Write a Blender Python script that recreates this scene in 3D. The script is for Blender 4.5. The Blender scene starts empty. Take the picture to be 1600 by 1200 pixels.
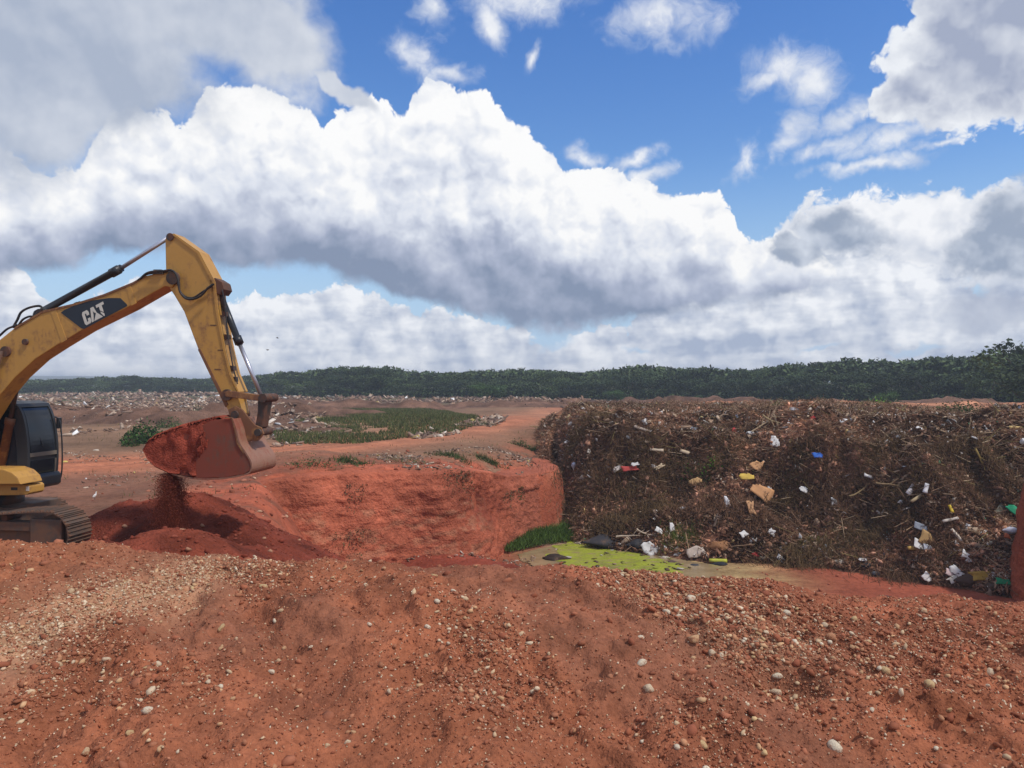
import bpy, bmesh, math, random
import numpy as np
from mathutils import Vector, Matrix

random.seed(7)
RNG = np.random.default_rng(7)
SC = bpy.context.scene
COL = SC.collection
R = math.radians

# ------------------------------------------------------------------ camera
F = 1180.0            # focal length in photograph pixels (1600 wide)
CX, CY = 800.0, 597.0  # principal column, horizon row
cam_d = bpy.data.cameras.new('camera')
cam = bpy.data.objects.new('camera', cam_d)
COL.objects.link(cam)
cam.location = (0, 0, 0)
cam.rotation_euler = (R(90), 0, 0)
cam_d.sensor_width = 36.0
cam_d.lens = 36.0 * F / 1600.0
cam_d.shift_y = -(600.0 - CY) / 1600.0
cam_d.clip_start = 0.1
cam_d.clip_end = 12000
SC.camera = cam

# ------------------------------------------------------------------ render settings, sun
SC.view_settings.view_transform = 'Standard'
SC.view_settings.look = 'None'
SC.view_settings.exposure = 0.0
SC.view_settings.gamma = 1.0
SC.view_settings.use_curve_mapping = False
SC.render.engine = 'CYCLES'
SC.cycles.max_bounces = 6
SC.cycles.diffuse_bounces = 3
SC.cycles.glossy_bounces = 2
SC.cycles.transmission_bounces = 3
SC.cycles.volume_bounces = 0
SC.cycles.use_denoising = True

SUN_EL = 56.0
SUN_AZ = 118.0        # compass from +Y clockwise: to the right, a little behind the camera
sun_d = bpy.data.lights.new('sun', 'SUN')
sun_d.energy = 2.9
sun_d.angle = R(4)
sun_d.color = (1.0, 0.955, 0.88)
sun = bpy.data.objects.new('sun', sun_d)
COL.objects.link(sun)
sdir = Vector((math.cos(R(SUN_EL)) * math.sin(R(SUN_AZ)), math.cos(R(SUN_EL)) * math.cos(R(SUN_AZ)), math.sin(R(SUN_EL))))
sun.rotation_euler = sdir.to_track_quat('Z', 'Y').to_euler()
sun.location = (20, -10, 60)


# ------------------------------------------------------------------ node helper
class N:
    """tiny wrapper so that node maths can be written as expressions"""
    tree = None

    def __init__(s, sock): s.s = sock

    @staticmethod
    def math(op, *a, clamp=False):
        n = N.tree.nodes.new('ShaderNodeMath'); n.operation = op; n.use_clamp = clamp
        for i, v in enumerate(a):
            if isinstance(v, N): N.tree.links.new(v.s, n.inputs[i])
            else: n.inputs[i].default_value = v
        return N(n.outputs[0])
    def __add__(s, o): return N.math('ADD', s, o)
    def __radd__(s, o): return N.math('ADD', o, s)
    def __sub__(s, o): return N.math('SUBTRACT', s, o)
    def __rsub__(s, o): return N.math('SUBTRACT', o, s)
    def __mul__(s, o): return N.math('MULTIPLY', s, o)
    def __rmul__(s, o): return N.math('MULTIPLY', o, s)
    def __truediv__(s, o): return N.math('DIVIDE', s, o)


def nmax(a, b): return N.math('MAXIMUM', a, b)
def nmin(a, b): return N.math('MINIMUM', a, b)
def nclamp(a): return N.math('ADD', a, 0.0, clamp=True)


def put(node, inp, v):
    s = node.inputs[inp]
    if isinstance(v, N): N.tree.links.new(v.s, s)
    elif v is not None: s.default_value = v


def step(x, a, b):
    n = N.tree.nodes.new('ShaderNodeMapRange'); n.interpolation_type = 'SMOOTHSTEP'
    put(n, 0, x); put(n, 1, a); put(n, 2, b); n.inputs[3].default_value = 0; n.inputs[4].default_value = 1
    return N(n.outputs[0])


def noise(vec, scale, detail=4, rough=0.5, lac=2.0, dist=0.0, out=0, dim='3D'):
    n = N.tree.nodes.new('ShaderNodeTexNoise'); n.noise_dimensions = dim
    put(n, 'Vector', vec)
    n.inputs['Scale'].default_value = scale; n.inputs['Detail'].default_value = detail
    n.inputs['Roughness'].default_value = rough; n.inputs['Lacunarity'].default_value = lac
    n.inputs['Distortion'].default_value = dist
    return N(n.outputs[out])


def voro(vec, scale, detail=0, rough=0.5, feature='F1', rand=1.0, lac=2.0, out=0, smooth=0.5, dim='3D', norm=False):
    n = N.tree.nodes.new('ShaderNodeTexVoronoi'); n.feature = feature; n.voronoi_dimensions = dim; n.normalize = norm
    put(n, 'Vector', vec)
    n.inputs['Scale'].default_value = scale; n.inputs['Randomness'].default_value = rand
    if 'Detail' in n.inputs: n.inputs['Detail'].default_value = detail
    if 'Roughness' in n.inputs: n.inputs['Roughness'].default_value = rough
    if 'Lacunarity' in n.inputs: n.inputs['Lacunarity'].default_value = lac
    if feature == 'SMOOTH_F1': n.inputs['Smoothness'].default_value = smooth
    return N(n.outputs[out])


def vadd(a, b, op='ADD'):
    n = N.tree.nodes.new('ShaderNodeVectorMath'); n.operation = op
    put(n, 0, a)
    if op == 'SCALE': put(n, 'Scale', b)
    else: put(n, 1, b)
    return N(n.outputs[1] if op in ('LENGTH', 'DOT_PRODUCT') else n.outputs[0])


def comb(x, y, z):
    n = N.tree.nodes.new('ShaderNodeCombineXYZ')
    put(n, 0, x); put(n, 1, y); put(n, 2, z)
    return N(n.outputs[0])


def sep(v):
    n = N.tree.nodes.new('ShaderNodeSeparateXYZ'); put(n, 0, v)
    return N(n.outputs[0]), N(n.outputs[1]), N(n.outputs[2])


def mixc(f, a, b, blend='MIX'):
    n = N.tree.nodes.new('ShaderNodeMix'); n.data_type = 'RGBA'; n.blend_type = blend
    put(n, 0, f)
    for i, v in ((6, a), (7, b)):
        if isinstance(v, N): N.tree.links.new(v.s, n.inputs[i])
        else: n.inputs[i].default_value = (*v[:3], 1)
    return N(n.outputs[2])


def ramp(x, stops):
    n = N.tree.nodes.new('ShaderNodeValToRGB'); put(n, 0, x)
    cr = n.color_ramp
    while len(cr.elements) < len(stops): cr.elements.new(0.5)
    for e, (p, c) in zip(cr.elements, stops):
        e.position = p; e.color = (*c, 1)
    return N(n.outputs[0])


def fcurve(x, pts, x0, x1, y0, y1):
    """float curve through pts, mapped from x0..x1 to y0..y1"""
    n = N.tree.nodes.new('ShaderNodeFloatCurve')
    c = n.mapping.curves[0]
    q = [((px - x0) / (x1 - x0), (py - y0) / (y1 - y0)) for px, py in pts]
    q = [(min(max(a, 0), 1), min(max(b, 0), 1)) for a, b in q]
    while len(c.points) < len(q): c.points.new(0.5, 0.5)
    for p, (a, b) in zip(c.points, q):
        p.location = (a, b); p.handle_type = 'VECTOR'
    n.mapping.use_clip = True
    n.mapping.update()
    put(n, 'Value', (x - x0) / (x1 - x0))
    return N(n.outputs[0]) * (y1 - y0) + y0


# ------------------------------------------------------------------ world: Nishita sky with cumulus
world = bpy.data.worlds.new('World')
SC.world = world
world.use_nodes = True
wt = world.node_tree
wt.nodes.clear()
N.tree = wt
tc = wt.nodes.new('ShaderNodeTexCoord')
DIR = N(tc.outputs['Generated'])
dx, dy, dz = sep(DIR)
AZ = N.math('ARCTAN2', dx, dy)
EL = N.math('ARCSINE', nclamp(nmax(dz, 0.0)))


def ae(px, py):
    """direction (azimuth, elevation) of a spot of sky"""
    a = math.atan((px - CX) / F)
    return a, math.atan((CY - py) / math.hypot(F, px - CX))


sky = wt.nodes.new('ShaderNodeTexSky')
sky.sky_type = 'NISHITA'
sky.sun_disc = False
sky.sun_elevation = R(SUN_EL)
sky.sun_rotation = R(SUN_AZ)
sky.altitude = 100
sky.air_density = 1.35
sky.dust_density = 0.35
sky.ozone_density = 4.0

# stereographic chart of the upper sky: round billows stay round everywhere
ST = comb(dx / (dz + 1.0), dy / (dz + 1.0), 0.0)
sx, sy, _z = sep(ST)
STL = vadd(vadd(ST, 0.985, 'SCALE'), comb(sy * 0.011, sx * -0.011, 0.0))   # the same, a little towards the light


def n2(v, sc, det, ro=0.5, out=0): return noise(v, sc, det, ro, out=out, dim='2D')


# wobble of every outline
W1 = vadd(vadd(n2(ST, 9, 4, 0.6, 1), (0.5, 0.5, 0.5), 'SUBTRACT'), 0.06, 'SCALE')
W2 = vadd(vadd(n2(ST, 34, 3, 0.6, 1), (0.5, 0.5, 0.5), 'SUBTRACT'), 0.02, 'SCALE')
WS = vadd(W1, W2)
WD = vadd(ST, WS)
wx, wy, wz = sep(WS)
PW = comb(AZ + wx, EL + wy, 0.0)
# billows: domes of several sizes, and the same field a little towards the light
BILL = voro(vadd(ST, W2), 22, 3.0, 0.62, 'SMOOTH_F1', lac=2.3, smooth=0.22, dim='2D', norm=True)
BILL2 = voro(vadd(STL, W2), 22, 2.0, 0.5, 'SMOOTH_F1', lac=2.3, smooth=0.35, dim='2D', norm=True)
BILL1 = voro(vadd(ST, W2), 22, 2.0, 0.5, 'SMOOTH_F1', lac=2.3, smooth=0.35, dim='2D', norm=True)
RELIEF = BILL2 - BILL1
SOFT = n2(ST, 7.0, 6, 0.5)
SOFT2 = n2(STL, 7.0, 5, 0.5)
SREL = SOFT - SOFT2
FINE = n2(WD, 30, 5, 0.6)
BAND = n2(comb(AZ * 1.2, EL * 6.0, 0.0), 8.0, 5, 0.55)
BIG = n2(vadd(ST, (3.1, 0.4, 0)), 4.2, 2, 0.5)

acc_a, acc_c = None, None


def over(alpha, col):
    global acc_a, acc_c
    if acc_a is None:
        acc_a, acc_c = alpha, col
        return
    na = alpha + acc_a * (1.0 - alpha)
    acc_c = mixc(nclamp(alpha / nmax(na, 0.0005)), acc_c, col)
    acc_a = na


def blobs(lst):
    """largest of (1 - normalised distance) over ellipses px,py,rx,ry,rot"""
    best = None
    for px, py, rx, ry, rot in lst:
        a, e = ae(px, py)
        m = wt.nodes.new('ShaderNodeMapping'); m.vector_type = 'TEXTURE'
        put(m, 'Vector', PW)
        m.inputs['Location'].default_value = (a, e, 0)
        m.inputs['Rotation'].default_value = (0, 0, R(rot))
        m.inputs['Scale'].default_value = (rx / F, ry / F, 1)
        d = vadd(N(m.outputs[0]), (0, 0, 0), 'LENGTH')
        best = d if best is None else nmin(best, d)
    return 1.0 - best


def curve_px(pts):
    q = [ae(*p) for p in pts]
    return fcurve(AZ, q, -0.70, 0.70, 0.0, 0.60)


# clouds everywhere else (overhead, beside and behind the camera)
out_mask = nmax(nmax(step(N.math('ABSOLUTE', AZ), 0.60, 0.85), step(EL, 0.46, 0.62)), 0.0)
gen_n = n2(vadd(ST, (4.0, 2.0, 0)), 3.2, 7, 0.55)
gen_a = step(gen_n - BILL * 0.10 + 0.05, 0.44, 0.54) * out_mask
gen_c = mixc(nclamp(0.45 + RELIEF * 2.0 + SREL * 5.0 + (0.62 - gen_n) * 1.5), (0.34, 0.39, 0.50), (0.93, 0.95, 0.99))
over(gen_a, gen_c)

# thin veil whitening the air near the horizon
over(step(EL, 0.30, 0.0) * 0.9, comb(0.40, 0.58, 0.86))

# right hand cumulus behind the others
t5 = curve_px([(0, 590), (1150, 590), (1180, 420), (1225, 345), (1280, 312), (1340, 312), (1400, 300), (1450, 288), (1480, 298), (1540, 300), (1600, 290), (1700, 270), (1800, 300)])
b5 = ae(1400, 455)[1]
F5 = nmin((t5 - EL) * 16.0 + (0.42 - BILL) * 1.0 + (FINE - 0.5) * 0.7, (EL - b5) * 12.0 + (SOFT - 0.45) * 2.2)
over(step(F5, 0.0, 0.20), mixc(nclamp(0.55 + RELIEF * 1.5 + SREL * 4.0 + (EL - b5) * 2.6), (0.54, 0.60, 0.72), (0.95, 0.96, 0.99)))

# low bank along the horizon
t1 = curve_px([(-60, 425), (0, 428), (40, 435), (62, 470), (100, 485), (170, 455), (205, 428), (240, 445), (300, 472), (370, 476), (440, 460), (500, 452), (560, 456), (592, 462),
               (612, 484), (680, 494), (760, 500), (800, 512), (845, 532), (880, 530), (940, 512), (985, 520), (1000, 480), (1100, 440), (1200, 405), (1320, 400), (1420, 405), (1480, 430), (1530, 455), (1560, 440), (1600, 425), (1750, 420)])
F1 = (t1 - EL) * 26.0 + (0.40 - BILL) * 1.3 + (FINE - 0.5) * 0.8
gap = blobs([(865, 538, 42, 16, 10), (985, 545, 40, 12, -20), (1440, 548, 60, 9, 5), (1280, 552, 50, 8, 5), (330, 428, 60, 14, -8)])
a1 = step(F1, 0.0, 0.14) * (1.0 - step(gap + (SOFT - 0.5) * 1.5, 0.1, 0.7) * 0.75)
low_s = 0.58 + RELIEF * 1.5 + (BAND - 0.5) * 1.3 + SREL * 2.5 + (SOFT - 0.5) * 0.9 - step(F1, 1.0, 0.2) * 0.0 + step(F1, 1.1, 0.1) * 0.33 * step(AZ, 0.15, -0.1)
over(a1, mixc(nclamp(low_s), (0.40, 0.47, 0.62), (0.93, 0.95, 0.99)))

# the great cumulus
t2 = curve_px([(-80, 230), (0, 238), (45, 264), (80, 262), (128, 252), (135, 236), (100, 222), (70, 208), (120, 196), (160, 190), (176, 176), (205, 172), (262, 186), (276, 206), (300, 180), (322, 142), (350, 138), (400, 131), (440, 144), (480, 166), (496, 192), (505, 214), (512, 182), (545, 176),
               (562, 164), (585, 157), (603, 166), (622, 190), (632, 190), (644, 152), (665, 130), (715, 140), (760, 150), (785, 180), (830, 206), (862, 240), (886, 270), (905, 262), (960, 262), (1000, 280), (1036, 302), (1080, 298), (1120, 306), (1147, 336), (1153, 372), (1185, 370), (1230, 364), (1275, 385), (1320, 450), (1400, 580), (1750, 590)][:6] +
              [(150, 204), (165, 188), (176, 176), (205, 172), (262, 186), (276, 206), (300, 180), (322, 142), (350, 138), (400, 131), (440, 144), (480, 166), (496, 192), (505, 214), (512, 182), (545, 176),
               (562, 164), (585, 157), (603, 166), (622, 190), (632, 190), (644, 152), (665, 130), (715, 140), (760, 150), (785, 180), (830, 206), (862, 240), (886, 270), (905, 262), (960, 262), (1000, 280), (1036, 302), (1080, 298), (1120, 306), (1147, 336), (1153, 372), (1185, 370), (1230, 364), (1275, 385), (1320, 450), (1400, 580), (1750, 590)])
b2 = curve_px([(-80, 470), (0, 455), (100, 432), (200, 412), (300, 402), (380, 410), (450, 430), (520, 452), (600, 468), (700, 488), (800, 500), (900, 505), (1000, 508), (1100, 505), (1200, 470), (1300, 440), (1750, 430)])
F2t = (t2 - EL) * 30.0 + (0.36 - BILL) * 1.45 + (FINE - 0.5) * 0.6
F2b = (EL - b2) * 26.0 + (SOFT - 0.45) * 3.2 + (FINE - 0.5) * 0.6
a2 = step(F2t, -0.02, 0.15) * step(F2b, 0.0, 0.6)
h2 = nclamp((EL - b2) / nmax(t2 - b2, 0.02))
lit2 = step(h2 + (BIG - 0.5) * 0.45 + (SOFT - 0.5) * 0.30, 0.02, 0.66)
edge2 = step((t2 - EL), 0.11, 0.0)
s2 = lit2 * 0.76 + edge2 * 0.22 * step(AZ, -0.62, -0.35) + RELIEF * (0.2 + lit2) * 0.95 + SREL * 2.0
s2 = s2 - step((BIG - 0.5) * 1.2 + (SOFT - 0.5) * 0.8, 0.05, 0.35) * 0.12 + 0.06
over(a2, ramp(nclamp(s2), [(0.0, (0.24, 0.30, 0.43)), (0.32, (0.43, 0.48, 0.62)), (0.66, (0.74, 0.78, 0.87)), (1.0, (1.0, 1.0, 1.0))]))

# dark cloudlets on the right
dk = blobs([(1312, 372, 78, 40, -12), (1250, 392, 70, 22, 0), (1575, 385, 90, 42, 25), (1640, 350, 90, 70, 20)])
dfac = step(dk + (SOFT - 0.5) * 0.9 + (0.35 - BILL) * 0.7 + (FINE - 0.5) * 0.5, 0.0, 0.5)
over(dfac * 0.86, mixc(nclamp(0.30 + RELIEF * 1.6 + SREL * 6.0 + (BIG - 0.5) * 0.8), (0.27, 0.34, 0.47), (0.62, 0.68, 0.79)))
dk2 = blobs([(1560, 490, 110, 34, 4)])
over(step(dk2 + (SOFT - 0.5) * 0.9, 0.15, 0.6) * 0.8, mixc(nclamp(0.4 + SREL * 5.0), (0.40, 0.45, 0.58), (0.62, 0.67, 0.77)))

# small torn clouds in the blue
sm = blobs([(1225, 105, 62, 46, -20), (1195, 130, 52, 20, 20), (1270, 135, 32, 40, 10), (1165, 240, 50, 32, 30), (1225, 215, 60, 26, 35), (1310, 180, 60, 22, 25), (1290, 225, 85, 22, 12),
            (1400, 215, 95, 22, 8), (1360, 258, 110, 14, 2), (1470, 222, 60, 10, 5), (1040, 18, 96, 46, 0), (830, -4, 130, 34, 0), (765, 32, 24, 40, 20), (682, 12, 34, 34, 30),
            (655, 90, 60, 34, -30), (700, 115, 50, 20, 10), (838, 98, 14, 36, -20), (985, 240, 46, 16, 12), (920, 240, 26, 20, 0), (1000, 268, 40, 14, 0)])
WISP = n2(WD, 16, 7, 0.66)
fs = sm + 0.16 + (WISP - 0.52) * 2.1 + (0.35 - BILL) * 0.7
over(step(fs, 0.0, 1.25) * 0.95, mixc(nclamp(0.40 + SREL * 5.0 + step(sm, 0.2, 0.8) * 0.35), (0.54, 0.62, 0.78), (0.95, 0.96, 0.98)))

# cloud in the top right corner
tr = blobs([(1545, 60, 120, 110, 30), (1600, 90, 110, 62, 0), (1450, 130, 84, 36, 15), (1500, 40, 70, 80, 0), (1720, -20, 230, 140, 0)])
ftr = tr + (SOFT - 0.5) * 0.5 + (0.36 - BILL) * 0.8 + (FINE - 0.5) * 0.5
over(step(ftr, 0.03, 0.16), mixc(nclamp(step(ftr, 0.75, 0.05) * 0.75 + 0.15 + RELIEF * 1.2 + SREL * 3.5), (0.37, 0.42, 0.56), (0.86, 0.89, 0.94)))

# grey veil in the top left corner
tl = blobs([(60, 60, 330, 140, 0), (330, 20, 240, 120, 0), (430, 60, 130, 110, 0), (520, 125, 80, 20, -30), (60, 140, 200, 62, 0), (-200, 0, 400, 260, 0), (200, -160, 420, 200, 0)])
ftl = tl + (SOFT - 0.5) * 0.9 + (WISP - 0.5) * 0.35
over(step(ftl, 0.12, 0.50) * 0.97, mixc(nclamp(0.38 + SREL * 3.0 + (BIG - 0.5) * 1.6 + RELIEF * 0.25), (0.42, 0.48, 0.60), (0.76, 0.79, 0.85)))

bg1 = wt.nodes.new('ShaderNodeBackground')
hs = wt.nodes.new('ShaderNodeHueSaturation')
hs.inputs['Hue'].default_value = 0.515; hs.inputs['Saturation'].default_value = 1.30; hs.inputs['Value'].default_value = 1.42
wt.links.new(sky.outputs[0], hs.inputs['Color'])
wt.links.new(hs.outputs[0], bg1.inputs['Color'])
bg1.inputs['Strength'].default_value = 0.10
bg2 = wt.nodes.new('ShaderNodeBackground')
wt.links.new(acc_c.s, bg2.inputs['Color'])
bg2.inputs['Strength'].default_value = 1.0
ms = wt.nodes.new('ShaderNodeMixShader')
wt.links.new(nclamp(acc_a * step(dz, -0.02, 0.0)).s, ms.inputs[0])
wt.links.new(bg1.outputs[0], ms.inputs[1])
wt.links.new(bg2.outputs[0], ms.inputs[2])
wo = wt.nodes.new('ShaderNodeOutputWorld')
wt.links.new(ms.outputs[0], wo.inputs['Surface'])


# ------------------------------------------------------------------ numeric noise (numpy)
def _hash(ix, iy, seed):
    h = (ix.astype(np.int64) * 374761393 + iy.astype(np.int64) * 668265263 + seed * 1442695041) & 0xFFFFFFFF
    h = ((h ^ (h >> 13)) * 1274126177) & 0xFFFFFFFF
    h = h ^ (h >> 16)
    return (h & 0xFFFF) / 65535.0


def vnoise(x, y, seed=0):
    x = np.asarray(x, float); y = np.asarray(y, float)
    ix = np.floor(x); iy = np.floor(y)
    fx = x - ix; fy = y - iy
    ux = fx * fx * fx * (fx * (fx * 6 - 15) + 10); uy = fy * fy * fy * (fy * (fy * 6 - 15) + 10)
    a = _hash(ix, iy, seed); b = _hash(ix + 1, iy, seed); c = _hash(ix, iy + 1, seed); d = _hash(ix + 1, iy + 1, seed)
    return (a + (b - a) * ux) * (1 - uy) + (c + (d - c) * ux) * uy - 0.5


def fbm(x, y, scale=1.0, octs=4, rough=0.5, seed=0):
    s = 0; amp = 1; f = scale
    for o in range(octs):
        s = s + amp * vnoise(np.asarray(x) * f + o * 17.3, np.asarray(y) * f - o * 9.1, seed + o * 31)
        amp *= rough; f *= 2.03
    return s


def sst(x, a, b):
    t = np.clip((np.asarray(x, float) - a) / (b - a), 0, 1)
    return t * t * (3 - 2 * t)


def lerp(a, b, t): return a + (b - a) * t


# ------------------------------------------------------------------ shape of the land (metres, camera at the origin)
GZ = -3.45      # level of the plateau the excavator stands on
PZ = -7.6       # floor of the pit


def at_z(px, py, z):
    """ground point seen at a photograph pixel, for a level surface at height z"""
    D = z * F / (CY - py)
    return ((px - CX) / F * D, D)


# outline of the pit (its upper rim)
PIT = np.array([(-3.2, 8.6), (-4.4, 12.0), (-5.6, 16.5), (-7.6, 21.5), (-9.0, 26.3), (-7.0, 27.6), (-4.5, 28.9), (-2.9, 29.6), (-1.9, 30.8), (-1.1, 34.3), (0.4, 36.2), (2.0, 37.3), (2.5, 38.6),
                (2.3, 41.0), (2.1, 44.0), (3.4, 60.0), (5.0, 66.0), (60, 66.0), (60, 30.5), (22.7, 28.8), (18.7, 27.6), (18.1, 24.5), (18.4, 18), (18.6, 8.6)])


def seg_dist(x, y, pts, closed=True):
    best = np.full(np.shape(x), 1e9)
    n = len(pts)
    for i in range(n if closed else n - 1):
        ax, ay = pts[i]; bx, by = pts[(i + 1) % n]
        vx, vy = bx - ax, by - ay
        L = vx * vx + vy * vy
        t = np.clip(((x - ax) * vx + (y - ay) * vy) / L, 0, 1)
        d = np.hypot(x - ax - t * vx, y - ay - t * vy)
        best = np.minimum(best, d)
    return best


def inside(x, y, pts):
    c = np.zeros(np.shape(x), bool)
    n = len(pts); j = n - 1
    for i in range(n):
        xi, yi = pts[i]; xj, yj = pts[j]
        if yi != yj:
            c ^= ((yi > y) != (yj > y)) & (x < (xj - xi) * (y - yi) / (yj - yi) + xi)
        j = i
    return c


def pit_depth(x, y):
    """0 on the plateau, 1 on the floor of the pit"""
    d = seg_dist(x, y, PIT); ins = inside(x, y, PIT)
    w = 0.38 + 3.0 * sst(-x + 0.25 * y, 8.0, 11.5) * (1 - sst(y, 24.5, 28.0))   # gentle on the excavator's side
    w = np.maximum(w, 2.5 * (1 - sst(y, 9, 16)))
    return np.where(ins, sst(d / w, 0.0, 1.0), 0.0)


def shoulder(x, y):
    """sunken lip of the pit at the far cliff"""
    d = seg_dist(x, y, PIT); ins = inside(x, y, PIT)
    k = sst(x, -3.5, 0.0) * sst(y, 29, 33) * (1 - sst(x, 2.5, 4.5)) * (1 - sst(y, 46, 52))
    return k * 1.05 * np.where(ins, 1.0, np.exp(-(d / 2.6) ** 2))


def ground_base(x, y):
    x = np.asarray(x, float); y = np.asarray(y, float)
    r = np.hypot(x, y)
    plat = GZ + 0.10 * fbm(x, y, 0.13, 3, 0.5, 3) * sst(r, 8, 30)
    # road a touch lower, swelling under the grass, land climbing behind the wood
    plat = plat + 0.5 * np.exp(-(((x + 7) / 13) ** 2 + ((y - 66) / 14) ** 2)) + 0.35 * fbm(x, y, 0.05, 3, 0.5, 9) * sst(y, 45, 70)
    plat = plat + 0.62 * np.exp(-(((x + 8.5) / 3.2) ** 2 + ((y - 30.5) / 3.0) ** 2))
    plat = plat + sst(y, 160, 420) * 3.2 * sst(x, -60, 60) - 0.0 * x
    floor = PZ + 0.10 * fbm(x, y, 0.35, 4, 0.5, 21)
    # spoil slope at the foot of the cliff, on the left
    nx, ny = 0.819, 0.574
    s = (1.9 - x) * nx + (28.3 - y) * ny * 0.9
    s = -((x - 1.7) * 0.80 + (y - 28.6) * 0.60)
    floor = np.minimum(floor + np.clip(s * 0.42, 0, 1.0) * sst(y, 12, 18), plat - 0.3)
    dep = pit_depth(x, y)
    z = lerp(plat, floor, dep) - shoulder(x, y) * (1 - dep)
    return z


HEAPS = [  # x, y, top above plateau, spread
    (-7.0, 16.6, 1.02, 1), (-8.6, 17.0, .76, 1), (-7.9, 16.8, .84, 1), (-5.95, 12.6, 1.02, 1), (-5.4, 12.7, .92, 1), (-6.5, 14.4, .60, 1), (-5.9, 15.9, .62, 1), (-4.9, 14.2, .35, 1), (-7.2, 13.0, .72, 1)]


def heap_h(x, y):
    """height above datum of the freshly dumped dark soil"""
    z = np.full(np.shape(x), -1e9)
    for hx, hy, h, s in HEAPS:
        d = np.hypot(x - hx, y - hy)
        c = h - (np.sqrt(d * d + 0.09) - 0.3) * 0.62
        z = np.maximum(z, c) + 0.06 * np.exp(-(z - c) ** 2 / 0.04)
    z = z + 0.10 * fbm(x, y, 1.1, 5, 0.55, 44)
    return GZ + z


def ground_z(x, y):
    g = ground_base(x, y)
    x = np.asarray(x, float); y = np.asarray(y, float)
    rough = 0.05 * fbm(x, y, 0.9, 5, 0.55, 61)
    dep = pit_depth(x, y)
    rough = rough + 0.5 * fbm(x, y, 0.8, 5, 0.55, 71) * (4 * dep * (1 - dep))
    rough = rough + (0.30 * fbm(x, y, 0.55, 5, 0.6, 73)) * sst(g, PZ + 0.25, PZ + 0.8) * (dep > 0.6)
    return g + rough * sst(np.hypot(x, y), 7, 12)


def berm_z(x, y):
    """the gravelly bank in front of the camera"""
    x = np.asarray(x, float); y = np.asarray(y, float)
    xs = [-9, -5.0, -3.5, -2.75, -2.3, -2.0, -1.88, -1.5, -1.0, 0, 0.9, 1.8, 2.4, 3.4, 5, 9]
    ps = [835, 842, 848, 856, 868, 877, 889, 884, 883, 884, 893, 916, 931, 940, 946, 955]
    yc = 5.15
    crest = -(np.interp(x, xs, ps) - CY) / F * yc
    crest = crest + 0.03 * fbm(x, y * 0.3, 1.3, 3, 0.5, 5)
    yc2 = yc + 0.25 * fbm(x, x * 0, 0.6, 3, 0.5, 8)
    t = y - yc2
    near = crest - 0.075 * np.maximum(-t, 0) ** 1.25 - 0.02 * sst(-t, 0.0, 0.4)
    far = crest - 0.62 * (np.sqrt(np.maximum(t, 0) ** 2 + 0.05) - 0.2236) - 0.0
    z = np.where(t < 0, near, far)
    # gullies, scarps and lumps, running down the bank
    g1 = fbm(x * 1.0 + y * 0.55, y * 0.45 - x * 0.1, 0.9, 4, 0.5, 15)
    z = z + 0.21 * g1 * sst(-t, 0.1, 0.9)
    f2 = fbm(x * 1.2 + 0.6 * y, y * 0.8, 1.5, 4, 0.5, 25)
    z = z + 0.045 * (sst(f2, 0.0, 0.09) + sst(f2, 0.24, 0.33)) * sst(-t, 0.15, 0.8)
    f3 = fbm(x, y, 3.1, 3, 0.5, 29)
    z = z + 0.016 * sst(f3, 0.06, 0.18) * sst(-t, 0.0, 0.3)
    z = z + 0.050 * fbm(x * 1.3 + y * .5, y * .7, 3.4, 4, 0.6, 35) + 0.026 * np.abs(fbm(x, y, 13.0, 3, 0.6, 45))
    z = z + 0.014 * fbm(x, y, 38.0, 2, 0.6, 46)
    for hx, hy, w, dep in ((1.34, 3.62, 0.20, 0.12), (2.02, 3.42, 0.17, 0.14), (2.35, 3.62, 0.12, 0.07), (-0.45, 3.45, 0.16, 0.05), (0.62, 3.35, 0.22, 0.07)):
        d = np.hypot((x - hx) * 1.0, (y - hy) * 1.3) + 0.05 * fbm(x, y, 6, 3, 0.5, 81)
        side = sst(y - hy, -w * 0.9, w * 0.9)
        z = z - dep * (1 - sst(d, w * 0.6, w)) * (0.35 + 0.65 * side)
    return z


# waste bank --------------------------------------------------------
WFRONT = np.array([at_z(px, py, PZ) for px, py in ((872, 836), (900, 848), (960, 858), (1040, 868), (1100, 873), (1200, 879), (1300, 882), (1400, 893), (1440, 905), (1500, 914), (1560, 924))] + [(24, 27.5), (70, 27.0)])
WLEFT = np.array([(2.2, 37.9), (1.85, 44.0), (2.3, 52.0), (3.7, 66.0), (7.0, 76.0)])


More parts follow.
